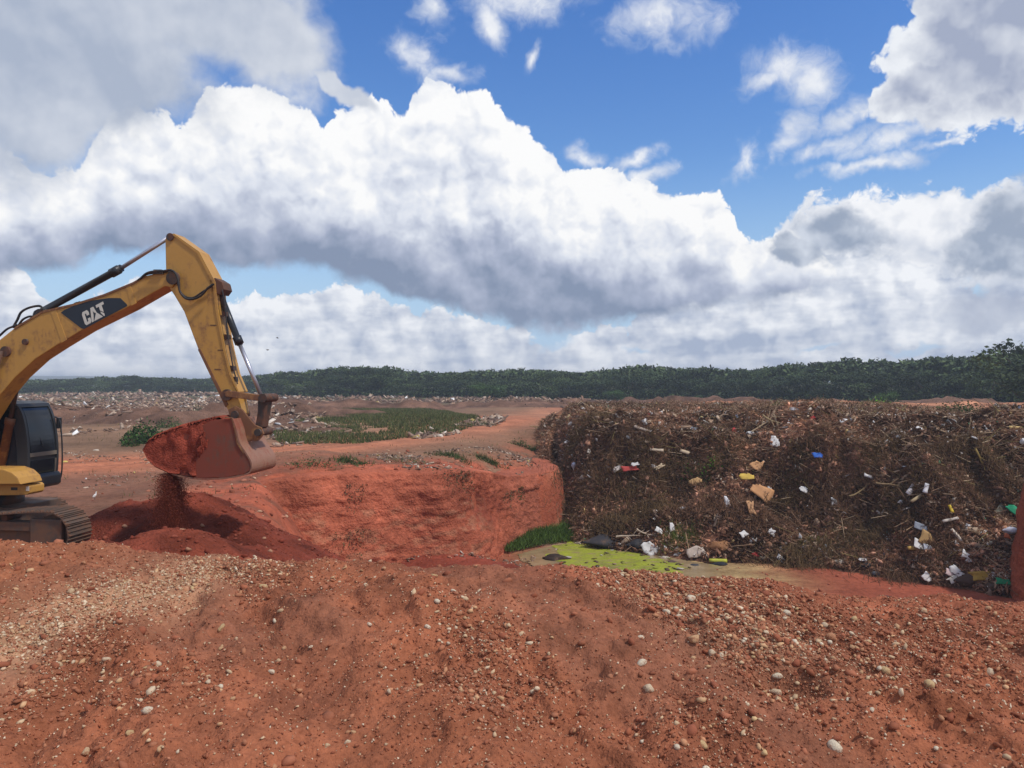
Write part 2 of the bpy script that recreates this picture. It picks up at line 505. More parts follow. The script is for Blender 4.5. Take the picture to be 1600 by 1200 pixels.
def waste_z(x, y):
    x = np.asarray(x, float); y = np.asarray(y, float)
    df = y - np.interp(x, WFRONT[:, 0], WFRONT[:, 1])
    df = df + 0.9 * fbm(x, y, 0.5, 3, 0.5, 101)
    dl = x - np.interp(y, WLEFT[:, 1], WLEFT[:, 0])
    dl = dl + 0.5 * fbm(x, y, 0.6, 3, 0.5, 111)
    top = -1.95 + 0.25 * fbm(x, y, 0.12, 3, 0.5, 121) + 0.10 * sst(x, 12, 24)
    z = PZ - 0.25 + (top - PZ + 0.25) * sst(df, -1.6, 8.6) ** 0.80
    # slumped shelves
    z = z + 0.8 * (sst(fbm(x, y, 0.22, 3, 0.5, 131), 0.0, 0.10) - 0.5) * sst(df, 0.5, 3) * (1 - sst(df, 7.5, 10))
    z = z + 0.45 * fbm(x, y, 0.45, 3, 0.5, 171) * sst(df, 7, 9) * (1 - sst(df, 16, 22))
    z = z + (1.0 * fbm(x, y, 0.42, 5, 0.55, 141)) * sst(df, 0.0, 2.0) * (1 - 0.72 * sst(df, 7, 10))
    z = z + 0.16 * np.abs(fbm(x, y, 1.8, 3, 0.5, 151))
    for hx, hy, w, dep in ((19.9, 35.2, 1.3, 1.0), (17.2, 35.8, 1.1, 0.7), (8.5, 36.6, 1.5, 0.55), (13.0, 34.0, 1.6, 0.5), (21.5, 35.6, 1.0, 0.7)):
        d = np.hypot((x - hx) / w, (y - hy) / (w * 0.9))
        z = z - dep * np.exp(-d ** 4)
    base = ground_base(x, y)
    k = sst(dl, -1.4, 2.0)
    z = lerp(base - 0.3, z, k)
    back = sst(y, 66, 80)
    z = lerp(z, GZ - 0.3, back)
    return np.maximum(z, base - 0.35)


def surf(x, y):
    z = ground_z(x, y)
    z = np.maximum(z, heap_h(x, y))
    return np.maximum(z, waste_z(x, y))


def ray_hit(px, py, fn=surf, y0=9.0, y1=260.0, n=5000):
    Y = np.exp(np.linspace(math.log(y0), math.log(y1), n))
    X = (px - CX) / F * Y; Z = (CY - py) / F * Y
    hit = np.nonzero(fn(X, Y) > Z)[0]
    i = hit[0] if len(hit) else n - 1
    return float(X[i]), float(Y[i]), float(Z[i])


# ------------------------------------------------------------------ mesh helpers
def link(o, parent=None):
    COL.objects.link(o)
    if parent is not None: o.parent = parent
    return o


def np_mesh(name, V, faces, color=None, smooth=False, mat=None, parent=None):
    """faces: (n,k) array or list of arrays of equal k"""
    fs = faces if isinstance(faces, list) else [faces]
    me = bpy.data.meshes.new(name)
    V = np.asarray(V, np.float32)
    me.vertices.add(len(V)); me.vertices.foreach_set('co', V.ravel())
    loops = np.concatenate([np.asarray(f, np.int32).ravel() for f in fs])
    tot = np.concatenate([np.full(len(f), f.shape[1], np.int32) for f in fs])
    start = np.concatenate([[0], np.cumsum(tot)[:-1]]).astype(np.int32)
    me.loops.add(len(loops)); me.loops.foreach_set('vertex_index', loops)
    me.polygons.add(len(tot)); me.polygons.foreach_set('loop_start', start)
    me.update(calc_edges=True)
    me.validate()
    if smooth: me.polygons.foreach_set('use_smooth', np.ones(len(me.polygons), bool))
    if color is not None:
        ca = me.color_attributes.new('tint', 'FLOAT_COLOR', 'POINT')
        c = np.ones((len(V), 4), np.float32); c[:, :3] = color
        ca.data.foreach_set('color', c.ravel())
    if mat: me.materials.append(mat)
    o = bpy.data.objects.new(name, me)
    return link(o, parent)


def grid_mesh(name, xs, ys, zf, colf=None, mat=None, smooth=True, parent=None):
    X, Y = np.meshgrid(xs, ys)
    Z = zf(X, Y)
    V = np.stack([X, Y, Z], -1).reshape(-1, 3)
    nx, ny = len(xs), len(ys)
    i = (np.arange(ny - 1)[:, None] * nx + np.arange(nx - 1)[None, :]).ravel()
    Fq = np.stack([i, i + 1, i + 1 + nx, i + nx], 1)
    c = colf(X.ravel(), Y.ravel(), Z.ravel()) if colf else None
    return np_mesh(name, V, Fq, c, smooth, mat, parent)


def tag(o, label=None, category=None, group=None, kind=None):
    if label: o['label'] = label
    if category: o['category'] = category
    if group: o['group'] = group
    if kind: o['kind'] = kind
    return o


def empty(name, loc, label=None, category=None, group=None):
    o = bpy.data.objects.new(name, None)
    o.empty_display_size = 0.3
    o.location = loc
    link(o)
    return tag(o, label, category, group)


def ico_template(sub=1):
    bm = bmesh.new(); bmesh.ops.create_icosphere(bm, subdivisions=sub, radius=1.0)
    V = np.array([v.co[:] for v in bm.verts]); Fc = np.array([[v.index for v in f.verts] for f in bm.faces])
    bm.free()
    return V, Fc


OCT = (np.array([(1, 0, 0), (-1, 0, 0), (0, 1, 0), (0, -1, 0), (0, 0, 1), (0, 0, -1)], float),
       np.array([(0, 2, 4), (2, 1, 4), (1, 3, 4), (3, 0, 4), (2, 0, 5), (1, 2, 5), (3, 1, 5), (0, 3, 5)]))
ICO1 = ico_template(1); ICO2 = ico_template(2); ICO3 = ico_template(3)
BOX = (np.array([(x, y, z) for z in (-1, 1) for y in (-1, 1) for x in (-1, 1)], float) * 0.5,
       np.array([(0, 2, 3, 1), (4, 5, 7, 6), (0, 1, 5, 4), (2, 6, 7, 3), (0, 4, 6, 2), (1, 3, 7, 5)]))
PRISM = (np.array([(x, math.cos(a) * .5, math.sin(a) * .5) for x in (-.5, .5) for a in (0, 2.094, 4.189)]),
         np.array([(0, 1, 4, 3), (1, 2, 5, 4), (2, 0, 3, 5)]))
QUAD = (np.array([(-.5, -.5, 0), (.5, -.5, 0), (.5, .5, 0), (-.5, .5, 0)]), np.array([(0, 1, 2, 3)]))


def rand_rot(n, tilt=None, rng=RNG):
    """n rotation matrices; tilt limits how far the z axis leans"""
    yaw = rng.uniform(0, 2 * np.pi, n)
    if tilt is None:
        q = rng.normal(size=(n, 4)); q /= np.linalg.norm(q, axis=1)[:, None]
        w, x, y, z = q.T
        return np.stack([np.stack([1 - 2 * (y * y + z * z), 2 * (x * y - z * w), 2 * (x * z + y * w)], -1),
                         np.stack([2 * (x * y + z * w), 1 - 2 * (x * x + z * z), 2 * (y * z - x * w)], -1),
                         np.stack([2 * (x * z - y * w), 2 * (y * z + x * w), 1 - 2 * (x * x + y * y)], -1)], 1)
    a = rng.normal(0, tilt, n); b = rng.normal(0, tilt, n)
    cy, sy, ca, sa, cb, sb = np.cos(yaw), np.sin(yaw), np.cos(a), np.sin(a), np.cos(b), np.sin(b)
    Z = np.zeros(n); O = np.ones(n)
    Rz = np.array([[cy, -sy, Z], [sy, cy, Z], [Z, Z, O]]).transpose(2, 0, 1)
    Rx = np.array([[O, Z, Z], [Z, ca, -sa], [Z, sa, ca]]).transpose(2, 0, 1)
    Ry = np.array([[cb, Z, sb], [Z, O, Z], [-sb, Z, cb]]).transpose(2, 0, 1)
    return Rx @ Ry @ Rz


def scatter(name, tmpl, P, Rm, S, C, mat, jitter=0.0, smooth=False, parent=None, rng=RNG):
    """one mesh of many copies of a template: positions, rotations, scales (n,3), colours (n,3)"""
    V, Fc = tmpl
    n = len(P)
    base = np.repeat(V[None], n, 0)
    if jitter: base = base * (1 + rng.uniform(-jitter, jitter, base.shape[:2] + (1,)))
    W = np.einsum('nij,nvj->nvi', Rm, base * np.asarray(S)[:, None, :]) + np.asarray(P)[:, None, :]
    Fa = (Fc[None] + (np.arange(n) * len(V))[:, None, None]).reshape(-1, Fc.shape[1])
    cols = np.repeat(np.asarray(C)[:, None, :], len(V), 1).reshape(-1, 3)
    return np_mesh(name, W.reshape(-1, 3), Fa, cols, smooth, mat, parent)


def pick_cols(n, pal, w=None, var=0.15, rng=RNG):
    pal = np.array(pal, float)
    i = rng.choice(len(pal), n, p=None if w is None else np.array(w) / np.sum(w))
    return np.clip(pal[i] * (1 + rng.uniform(-var, var, (n, 1))), 0, 1)


# ------------------------------------------------------------------ materials
def material(name):
    m = bpy.data.materials.new(name); m.use_nodes = True
    t = m.node_tree; N.tree = t
    b = t.nodes['Principled BSDF']
    b.inputs['Specular IOR Level'].default_value = 0.25
    return m, t, b


def attr(name='tint'):
    n = N.tree.nodes.new('ShaderNodeAttribute'); n.attribute_name = name
    return N(n.outputs['Color'])


def objco():
    n = N.tree.nodes.new('ShaderNodeTexCoord'); return N(n.outputs['Object'])


def world_pos():
    n = N.tree.nodes.new('ShaderNodeNewGeometry'); return N(n.outputs['Position'])


def bump(h, strength, dist):
    n = N.tree.nodes.new('ShaderNodeBump')
    n.inputs['Strength'].default_value = strength; n.inputs['Distance'].default_value = dist
    put(n, 'Height', h)
    return N(n.outputs[0])


def simple_mat(name, col, rough=0.7, metal=0.0, var=0.25, scale=6.0, dirt=None, dirt_amt=0.5, bumps=0.0, spec=0.3, tint=False):
    m, t, b = material(name)
    p = objco()
    base = attr() if tint else None
    n1 = noise(p, scale, 6, 0.6)
    c = mixc(n1, [x * (1 - var) for x in col], [min(1, x * (1 + var)) for x in col]) if base is None else mixc(1.0, base, ramp(n1, [(0.25, (1 - var,) * 3), (0.75, (1 + var,) * 3)]), 'MULTIPLY')
    if dirt is not None:
        d = step(noise(p, scale * 0.6, 8, 0.68), 0.62 - 0.25 * dirt_amt, 0.78 - 0.2 * dirt_amt)
        c = mixc(d, c, dirt)
    put(b, 'Base Color', c)
    b.inputs['Roughness'].default_value = rough; b.inputs['Metallic'].default_value = metal
    b.inputs['Specular IOR Level'].default_value = spec
    if bumps: put(b, 'Normal', bump(noise(p, scale * 4, 5, 0.6), bumps, 0.02))
    return m


def soil_material(name, s1=2.5, s2=22.0, dist=0.03, strength=0.8, speck=(0.42, 0.25, 0.15), amount=0.62, var=0.34, strata=False):
    m, t, b = material(name)
    p = world_pos()
    base = attr()
    n1 = noise(p, s1, 7, 0.62)
    n2_ = noise(p, s2, 6, 0.65)
    v = voro(p, s2 * 1.6, 1, 0.5)
    c = mixc(1.0, base, ramp(n1, [(0.25, (1 - var,) * 3), (0.5, (1, 1, 1)), (0.78, (1 + var * 1.1, 1 + var, 1 + var * .9))]), 'MULTIPLY')
    c = mixc(1.0, c, ramp(n2_, [(0.28, (0.66, 0.62, 0.60)), (0.5, (1, 1, 1)), (0.75, (1.25, 1.25, 1.22))]), 'MULTIPLY')
    sp = step(n2_ * 0.6 + (0.5 - v) * 0.5, amount - 0.12, amount - 0.02)
    c = mixc(sp * 0.7, c, speck)
    h = n1 * 0.6 + n2_ * 0.45 - v * 0.25
    if strata:
        x, y, z = sep(p)
        st = noise(comb(x * 0.25, y * 0.25, z * 3.0), 2.2, 6, 0.6)
        c = mixc(1.0, c, ramp(st, [(0.3, (0.88, 0.86, 0.84)), (0.55, (1, 1, 1)), (0.75, (1.16, 1.18, 1.20))]), 'MULTIPLY')
        h = h + st * 0.35
    put(b, 'Base Color', c)
    b.inputs['Roughness'].default_value = 0.95
    b.inputs['Specular IOR Level'].default_value = 0.12
    put(b, 'Normal', bump(h, strength, dist))
    return m


M_berm = soil_material('berm_soil', 3.0, 38.0, 0.016, 0.9, (0.50, 0.33, 0.21), 0.60, 0.28)
M_ground = soil_material('plateau_soil', 0.35, 4.5, 0.10, 0.8, (0.42, 0.27, 0.17), 0.66, 0.26)
M_wall = soil_material('cliff_soil', 0.8, 7.0, 0.12, 0.9, (0.40, 0.20, 0.12), 0.66, 0.26, strata=True)
M_heap = soil_material('dumped_soil', 1.5, 14.0, 0.08, 1.0, (0.30, 0.11, 0.055), 0.66, 0.22)
M_waste = soil_material('waste_soil', 0.9, 6.0, 0.20, 1.0, (0.20, 0.13, 0.075), 0.60, 0.35)

# soil colours
C_BERM = np.array((0.325, 0.112, 0.056)); C_BERM_D = np.array((0.195, 0.070, 0.038)); C_GRAVEL = np.array((0.38, 0.20, 0.115))
C_RED = np.array((0.345, 0.092, 0.048)); C_DARK = np.array((0.195, 0.043, 0.024)); C_ROAD = np.array((0.43, 0.155, 0.080)); C_BROWN = np.array((0.205, 0.118, 0.070))
C_PALE = np.array((0.36, 0.22, 0.13))


def band(x, y, pts, w):
    return np.exp(-(seg_dist(x, y, np.array(pts), closed=False) / w) ** 2)


ROAD = [(-45, 24), (-25, 28.5), (-17, 32), (-11.5, 37), (-7.6, 44.7), (-1.5, 60), (4.1, 80), (11, 115)]
TRACK2 = [(-30, 20), (-17, 20.5), (-10, 21.5), (-6, 25.5), (-4.5, 31)]


def ground_col(x, y, z):
    n = fbm(x, y, 0.25, 4, 0.55, 201)[:, None]
    n2_ = fbm(x, y, 1.1, 4, 0.55, 203)[:, None]
    c = np.tile(C_BROWN, (len(x), 1)) * (1 + 0.5 * n)
    near = (1 - sst(y, 26, 36))[:, None] * np.clip(0.85 + n, 0, 1)
    c = lerp(c, np.array((0.225, 0.100, 0.062)) * (1 + 0.4 * n2_), near)
    rd = band(x, y, ROAD, 3.8)[:, None]
    c = lerp(c, C_ROAD * (1 + 0.3 * n2_), np.clip(rd * 1.3, 0, 1))
    for off in (-1.0, 1.0):
        tr = band(x, y, [(a - 0.15 * off, b + off) for a, b in ROAD], 0.35)[:, None]
        c = lerp(c, np.array((0.22, 0.085, 0.05)), tr * 0.55)
    for off in (-1.1, 1.2):
        tr = band(x, y, [(a, b + off) for a, b in TRACK2], 0.4)[:, None]
        c = lerp(c, np.array((0.17, 0.075, 0.045)), tr * 0.6)
    pc = np.exp(-(((x + 13) / 9) ** 2 + ((y - 52) / 9) ** 2))[:, None]
    c = lerp(c, np.array((0.33, 0.185, 0.11)), pc * 0.8)
    pd = np.exp(-(((x - 7) / 7) ** 2 + ((y - 80) / 18) ** 2))[:, None]
    c = lerp(c, np.array((0.37, 0.20, 0.12)), pd * 0.7)
    # bright red soil near the rim and on the pit's sides
    dep = pit_depth(x, y)[:, None]
    d = seg_dist(x, y, PIT)[:, None]
    rim = np.exp(-(d / 2.0) ** 2) * (1 - sst(y, 44, 52))[:, None]
    c = lerp(c, C_RED * (1 + 0.35 * n2_), np.clip(rim * 1.2 * (0.75 + n2_), 0, 1))
    c = lerp(c, C_RED * 0.95 * (1 + 0.3 * n2_), np.clip(dep * 3, 0, 1))
    # floor of the pit
    fl = sst(dep[:, 0], 0.93, 1.0)[:, None]
    c = lerp(c, np.array((0.27, 0.072, 0.040)) * (1 + 0.3 * n2_), fl)
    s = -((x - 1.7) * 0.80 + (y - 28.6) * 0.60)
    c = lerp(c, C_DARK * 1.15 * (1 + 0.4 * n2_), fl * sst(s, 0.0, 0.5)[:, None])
    mud = np.exp(-((((x - 6.0) + 0.25 * (y - 30)) / 4.6) ** 4 + ((y - 31.0) / 3.4) ** 4))[:, None]
    mud = np.clip(mud * 1.5 + n2_ * 0.8 * mud, 0, 1) * (1 - sst(s, -0.4, 0.2)[:, None])
    c = lerp(c, np.array((0.34, 0.225, 0.105)) * (1 + 0.35 * n2_), fl * mud)
    st = np.exp(-(((x - 2.3) / 1.6) ** 2 + ((y - 36.3) / 1.6) ** 2))[:, None]
    c = lerp(c, np.array((0.30, 0.19, 0.12)), fl * np.clip(st * 1.5, 0, 1))
    far = sst(y, 90, 150)[:, None]
    c = lerp(c, np.array((0.10, 0.10, 0.045)), far)
    return np.clip(c, 0.01, 0.9)


def spaced(segments):
    out = []
    for a, b, s in segments:
        n = max(1, int(round((b - a) / s)))
        out.extend(np.linspace(a, b, n, endpoint=False))
    out.append(segments[-1][1])
    return np.array(out)


# ------------------------------------------------------------------ ground, pit, road
gx = spaced([(-2800, -900, 400), (-900, -300, 100), (-300, -100, 20), (-100, -40, 5), (-40, -14, 0.8), (-14, 24, 0.20), (24, 60, 1.2), (60, 120, 5), (120, 400, 25), (400, 2800, 400)])
gy = spaced([(-80, -10, 14), (-10, 6, 1.6), (6, 12, 0.5), (12, 46, 0.17), (46, 90, 0.6), (90, 200, 3), (200, 500, 15), (500, 2400, 300)])


def gz_final(X, Y):
    z = ground_z(X, Y)
    z = np.where(Y < 9, np.minimum(z, GZ - 0.1 + 0 * X), z)
    hid = sst(np.hypot(X / 8.0, (Y - 1) / 5.6), 1.25, 0.95)
    return z - 0.8 * hid


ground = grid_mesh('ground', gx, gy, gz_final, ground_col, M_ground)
tag(ground, 'red and brown earth plateau with dirt road and dug pit', kind='structure')

# the steep far face of the pit, as a wall of its own, broken into ledges
WALLP = np.array([(-9.6, 25.2), (-8.6, 26.3), (-7.0, 27.3), (-4.5, 28.6), (-2.9, 29.3), (-1.75, 30.6), (-1.0, 34.0), (0.2, 36.0), (1.45, 37.3), (2.1, 38.8), (2.0, 41.0), (1.9, 43.0)])


def resample(P, step_):
    d = np.concatenate([[0], np.cumsum(np.hypot(*np.diff(P, axis=0).T))])
    s = np.arange(0, d[-1], step_)
    return np.stack([np.interp(s, d, P[:, 0]), np.interp(s, d, P[:, 1])], 1), s


wp, ws = resample(WALLP, 0.09)
for _ in range(14): wp[1:-1] = (wp[:-2] + 2 * wp[1:-1] + wp[2:]) / 4
tan = np.gradient(wp, axis=0); tan /= np.linalg.norm(tan, axis=1)[:, None]
nrm = np.stack([tan[:, 1], -tan[:, 0]], 1)          # towards the pit
rows = 84
tt = np.linspace(0, 1, rows)
Sg, Tg = np.meshgrid(ws, tt)
top_z = ground_base(wp[:, 0] - nrm[:, 0] * 0.9, wp[:, 1] - nrm[:, 1] * 0.9)
topn = 0.22 * fbm(ws, ws * 0, 0.5, 4, 0.55, 301)
ztop = top_z + topn * 0.4 + 0.02
zbot = -8.0
Zg = ztop[None, :] + (zbot - ztop[None, :]) * Tg
vert = 0.30 * fbm(Sg * 1.0, Zg * 0.35, 0.6, 4, 0.55, 311) + 0.13 * fbm(Sg, Zg, 2.2, 4, 0.6, 312) + 0.05 * fbm(Sg, Zg, 7, 3, 0.6, 313)
ledge = 0.10 * sst(fbm(Sg * 0.4, Zg * 1.6, 0.8, 3, 0.5, 314), -0.05, 0.05)
lean = 0.40 * Tg ** 1.3 * (1 - 0.5 * sst(Sg, 14, 18)) + 0.7 * Tg * (1 - sst(Sg, 3.0, 8.0))
off = lean + vert * 0.75 + ledge * 0.5 + 0.36 - 1.15 * (1 - sst(Tg, 0.0, 0.045)) - 0.15 * (1 - sst(Tg, 0.04, 0.2))
hol = np.exp(-(((Sg - 11.0) / 1.6) ** 2 + ((Tg - 0.30) / 0.20) ** 2))
off = off - 0.55 * hol
WX = wp[None, :, 0] + nrm[None, :, 0] * off; WY = wp[None, :, 1] + nrm[None, :, 1] * off
V = np.stack([WX, WY, Zg], -1).reshape(-1, 3)
nx = len(ws)
i = (np.arange(rows - 1)[:, None] * nx + np.arange(nx - 1)[None, :]).ravel()
Fq = np.stack([i, i + nx, i + nx + 1, i + 1], 1)
nn = fbm(Sg, Zg, 0.5, 4, 0.55, 321).ravel()[:, None]; n3 = fbm(Sg, Zg * 2.5, 1.6, 4, 0.6, 322).ravel()[:, None]
cw = np.tile(C_RED * np.array([1.14, 1.22, 1.28]), (len(V), 1)) * (1 + 0.35 * nn)
cw = lerp(cw, np.array((0.215, 0.050, 0.028)), np.clip(np.exp(-(((Sg - 11.3) / 2.8) ** 2 + ((Tg - 0.40) / 0.22) ** 2)).ravel()[:, None] * 0.95 + n3 * 0.5, 0, 1) * (np.abs(Sg.ravel() - 11.3) < 5)[:, None])  # dark shade of the hollow painted into the cliff colour
cw = lerp(cw, np.array((0.42, 0.19, 0.11)), np.clip(sst(n3, 0.05, 0.35) * (Tg.ravel()[:, None] > 0.3) * (1 - sst(Sg, 9, 13)).ravel()[:, None], 0, 1) * 0.55)
cw = lerp(cw, np.array((0.34, 0.105, 0.062)), sst(Sg, 13.5, 15).ravel()[:, None] * 0.6)
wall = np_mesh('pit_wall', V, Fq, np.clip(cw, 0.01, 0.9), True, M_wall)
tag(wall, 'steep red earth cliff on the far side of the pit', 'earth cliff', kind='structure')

# the cut face on the right edge of the pit
rp, rs = resample(np.array([(20.5, 29.0), (18.6, 28.0), (17.8, 26.4), (17.9, 22), (18.2, 16), (18.4, 9)]), 0.12)
for _ in range(8): rp[1:-1] = (rp[:-2] + 2 * rp[1:-1] + rp[2:]) / 4
tan = np.gradient(rp, axis=0); tan /= np.linalg.norm(tan, axis=1)[:, None]
nr = np.stack([-tan[:, 1], tan[:, 0]], 1) * np.array([[1, 1]])
nr = np.stack([tan[:, 1], -tan[:, 0]], 1)
Sg, Tg = np.meshgrid(rs, np.linspace(0, 1, 44))
Zg = (GZ + 0.03) + (-8.0 - GZ) * Tg + 0 * Sg
off = -0.35 - 0.5 * (1 - sst(Tg, 0, 0.06)) + 0.75 * Tg + 0.22 * fbm(Sg, Zg, 0.7, 5, 0.55, 331)
V = np.stack([rp[None, :, 0] + nr[None, :, 0] * off, rp[None, :, 1] + nr[None, :, 1] * off, Zg], -1).reshape(-1, 3)
nx = len(rs)
i = (np.arange(43)[:, None] * nx + np.arange(nx - 1)[None, :]).ravel()
Fq = np.stack([i, i + 1, i + 1 + nx, i + nx], 1)
cw = np.tile(C_RED * 0.85, (len(V), 1)) * (1 + 0.4 * fbm(Sg, Zg, 0.8, 4, 0.55, 341).ravel()[:, None])
face = np_mesh('pit_side_wall', V, Fq, np.clip(cw, 0.01, 0.9), True, M_wall)
tag(face, 'red earth face closing the pit at the right', 'earth face', kind='structure')


# algae on the shallow water
def blob_sheet(name, pix, z, mat, n=140, amp=0.3, seed=1, col=None):
    P = np.array([at_z(px, py, z) for px, py in pix])
    d = np.concatenate([P, P[:1]])
    q, s = resample(d, np.sum(np.hypot(*np.diff(d, axis=0).T)) / n)
    for _ in range(3): q = (np.roll(q, 1, 0) + 2 * q + np.roll(q, -1, 0)) / 4
    c = q.mean(0)
    rr = 1 + amp * fbm(q[:, 0], q[:, 1], 1.3, 4, 0.6, seed)[:, None] * 0.5
    q = c + (q - c) * rr
    V = [(c[0], c[1], z)] + [(a, b, z) for a, b in c + (q - c) * 0.5] + [(a, b, z - 0.01) for a, b in q]
    m = len(q); Ft = []
    Fq_ = []
    for k in range(m):
        k2 = (k + 1) % m
        Ft.append((0, 1 + k, 1 + k2)); Fq_.append((1 + k, 1 + m + k, 1 + m + k2, 1 + k2))
    return np_mesh(name, V, [np.array(Ft), np.array(Fq_)], None, True, mat)


m, t, b = material('algae')
p = world_pos()
n1 = noise(p, 1.1, 7, 0.65); n2_ = noise(p, 9, 5, 0.6)
c = ramp(n1, [(0.30, (0.19, 0.17, 0.04)), (0.48, (0.255, 0.28, 0.022)), (0.70, (0.33, 0.35, 0.03))])
c = mixc(step(noise(vadd(p, (1, 2.6, 1), 'MULTIPLY'), 1.6, 6, 0.65), 0.50, 0.62) * 0.85, c, (0.27, 0.19, 0.09))
c = mixc(1.0, c, ramp(n2_, [(0.3, (0.8,) * 3), (0.7, (1.15,) * 3)]), 'MULTIPLY')
put(b, 'Base Color', c); b.inputs['Roughness'].default_value = 0.6
put(b, 'Normal', bump(n2_, 0.5, 0.03))
M_algae = m
water_m, t, b = material('muddy_water')
put(b, 'Base Color', ramp(noise(world_pos(), 1.2, 5, 0.6), [(0.3, (0.22, 0.15, 0.075)), (0.7, (0.36, 0.26, 0.14))]))
b.inputs['Roughness'].default_value = 0.22; b.inputs['Specular IOR Level'].default_value = 0.5
pond = blob_sheet('water', [(800, 866), (862, 852), (880, 845), (960, 852), (1050, 868), (1120, 884), (1110, 908), (1040, 922), (960, 918), (880, 900)], PZ + 0.05, water_m, 160, 0.25, 3)
tag(pond, 'shallow tan muddy puddle on the floor of the pit', kind='structure')
algae = blob_sheet('algae', [(862, 868), (872, 853), (888, 846), (930, 847), (955, 857), (1000, 864), (1045, 876), (1060, 886), (1040, 899), (1000, 912), (930, 914), (898, 897), (872, 880)], PZ + 0.066, M_algae, 220, 0.6, 5)
tag(algae, 'bright yellow green algae film on the pit puddle', 'algae', kind='stuff')

# ------------------------------------------------------------------ dark heap of dumped soil
hx_ = spaced([(-11.6, -1.6, 0.055)]); hy_ = spaced([(9.6, 19.6, 0.055)])


def heap_draw(X, Y):
    z = heap_h(X, Y) + 0.04 * fbm(X, Y, 6, 4, 0.6, 47)
    return np.maximum(z, np.minimum(ground_base(X, Y), GZ) - 0.6)


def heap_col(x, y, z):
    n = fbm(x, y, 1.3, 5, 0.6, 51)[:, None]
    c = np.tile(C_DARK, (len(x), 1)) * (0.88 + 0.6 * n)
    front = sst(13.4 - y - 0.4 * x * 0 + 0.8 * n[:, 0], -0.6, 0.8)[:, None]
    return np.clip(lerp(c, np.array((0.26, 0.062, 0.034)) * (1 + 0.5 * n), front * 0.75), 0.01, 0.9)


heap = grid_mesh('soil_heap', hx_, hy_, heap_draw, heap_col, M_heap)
tag(heap, 'dark red heap of freshly dumped soil under the bucket', 'soil heap')

# ------------------------------------------------------------------ the bank in the foreground
STREAK = [(-1.92, 5.15), (-2.1, 4.65), (-2.3, 4.15), (-2.55, 3.65), (-2.9, 3.1)]


def berm_col(x, y, z):
    n = fbm(x, y, 0.9, 5, 0.55, 401)[:, None]; n2_ = fbm(x, y, 5.0, 4, 0.6, 402)[:, None]
    c = np.tile(C_BERM, (len(x), 1)) * (1 + 0.35 * n)
    c = lerp(c, C_BERM_D, np.clip(sst(n[:, 0], -0.15, 0.35)[:, None] * 0.8, 0, 1))
    c = lerp(c, np.array((0.37, 0.12, 0.065)), (sst(y, 4.6, 5.1) * sst(x, -1.2, 0.2))[:, None] * 0.6)
    smooth_ = sst(fbm(x + 0.5 * y, y * 0.5, 0.8, 3, 0.5, 405), 0.05, 0.25)[:, None]
    c = lerp(c, np.array((0.235, 0.098, 0.058)), smooth_ * 0.55)
    c = lerp(c, np.array((0.31, 0.112, 0.052)), sst(-x, 2.3, 3.2)[:, None] * 0.7)
    c = lerp(c, C_GRAVEL, np.clip(band(x, y, STREAK, 0.30)[:, None] * (0.95 + 0.6 * n2_), 0, 1))
    for gx0, gy0, s in ((1.15, 4.55, 0.32), (1.35, 4.1, 0.35), (0.95, 4.9, 0.25)):
        c = lerp(c, np.array((0.33, 0.21, 0.13)), np.exp(-(((x - gx0) ** 2 + (y - gy0) ** 2) / s ** 2))[:, None] * 0.55)
    return np.clip(c * (1 + 0.25 * n2_), 0.01, 0.9)


bx_ = spaced([(-12, -5.2, 0.12), (-5.2, 5.2, 0.016), (5.2, 12, 0.12)]); by_ = spaced([(-3, 2.2, 0.12), (2.2, 5.9, 0.0145), (5.9, 10.6, 0.10)])
berm = grid_mesh('foreground_bank', bx_, by_, berm_z, berm_col, M_berm)
tag(berm, 'red bank of stony soil in front of the pit', kind='structure')


# stones bedded in the bank ------------------------------------------
def stone_mat(name):
    m, t, b = material(name)
    p = objco(); base = attr()
    n1 = noise(p, 5, 5, 0.6)
    c = mixc(1.0, base, ramp(n1, [(0.25, (0.72, 0.68, 0.64)), (0.55, (1, 1, 1)), (0.8, (1.12, 1.12, 1.1))]), 'MULTIPLY')
    x, y, z = sep(p)
    c = mixc(nclamp(step(noise(p, 2.2, 5, 0.65) - z * 0.22, 0.44, 0.60) * 0.85), c, (0.30, 0.115, 0.06))   # soil stuck to the stone, mostly low down
    put(b, 'Base Color', c); b.inputs['Roughness'].default_value = 0.85
    put(b, 'Normal', bump(noise(p, 11, 5, 0.6), 0.35, 0.05))
    return m


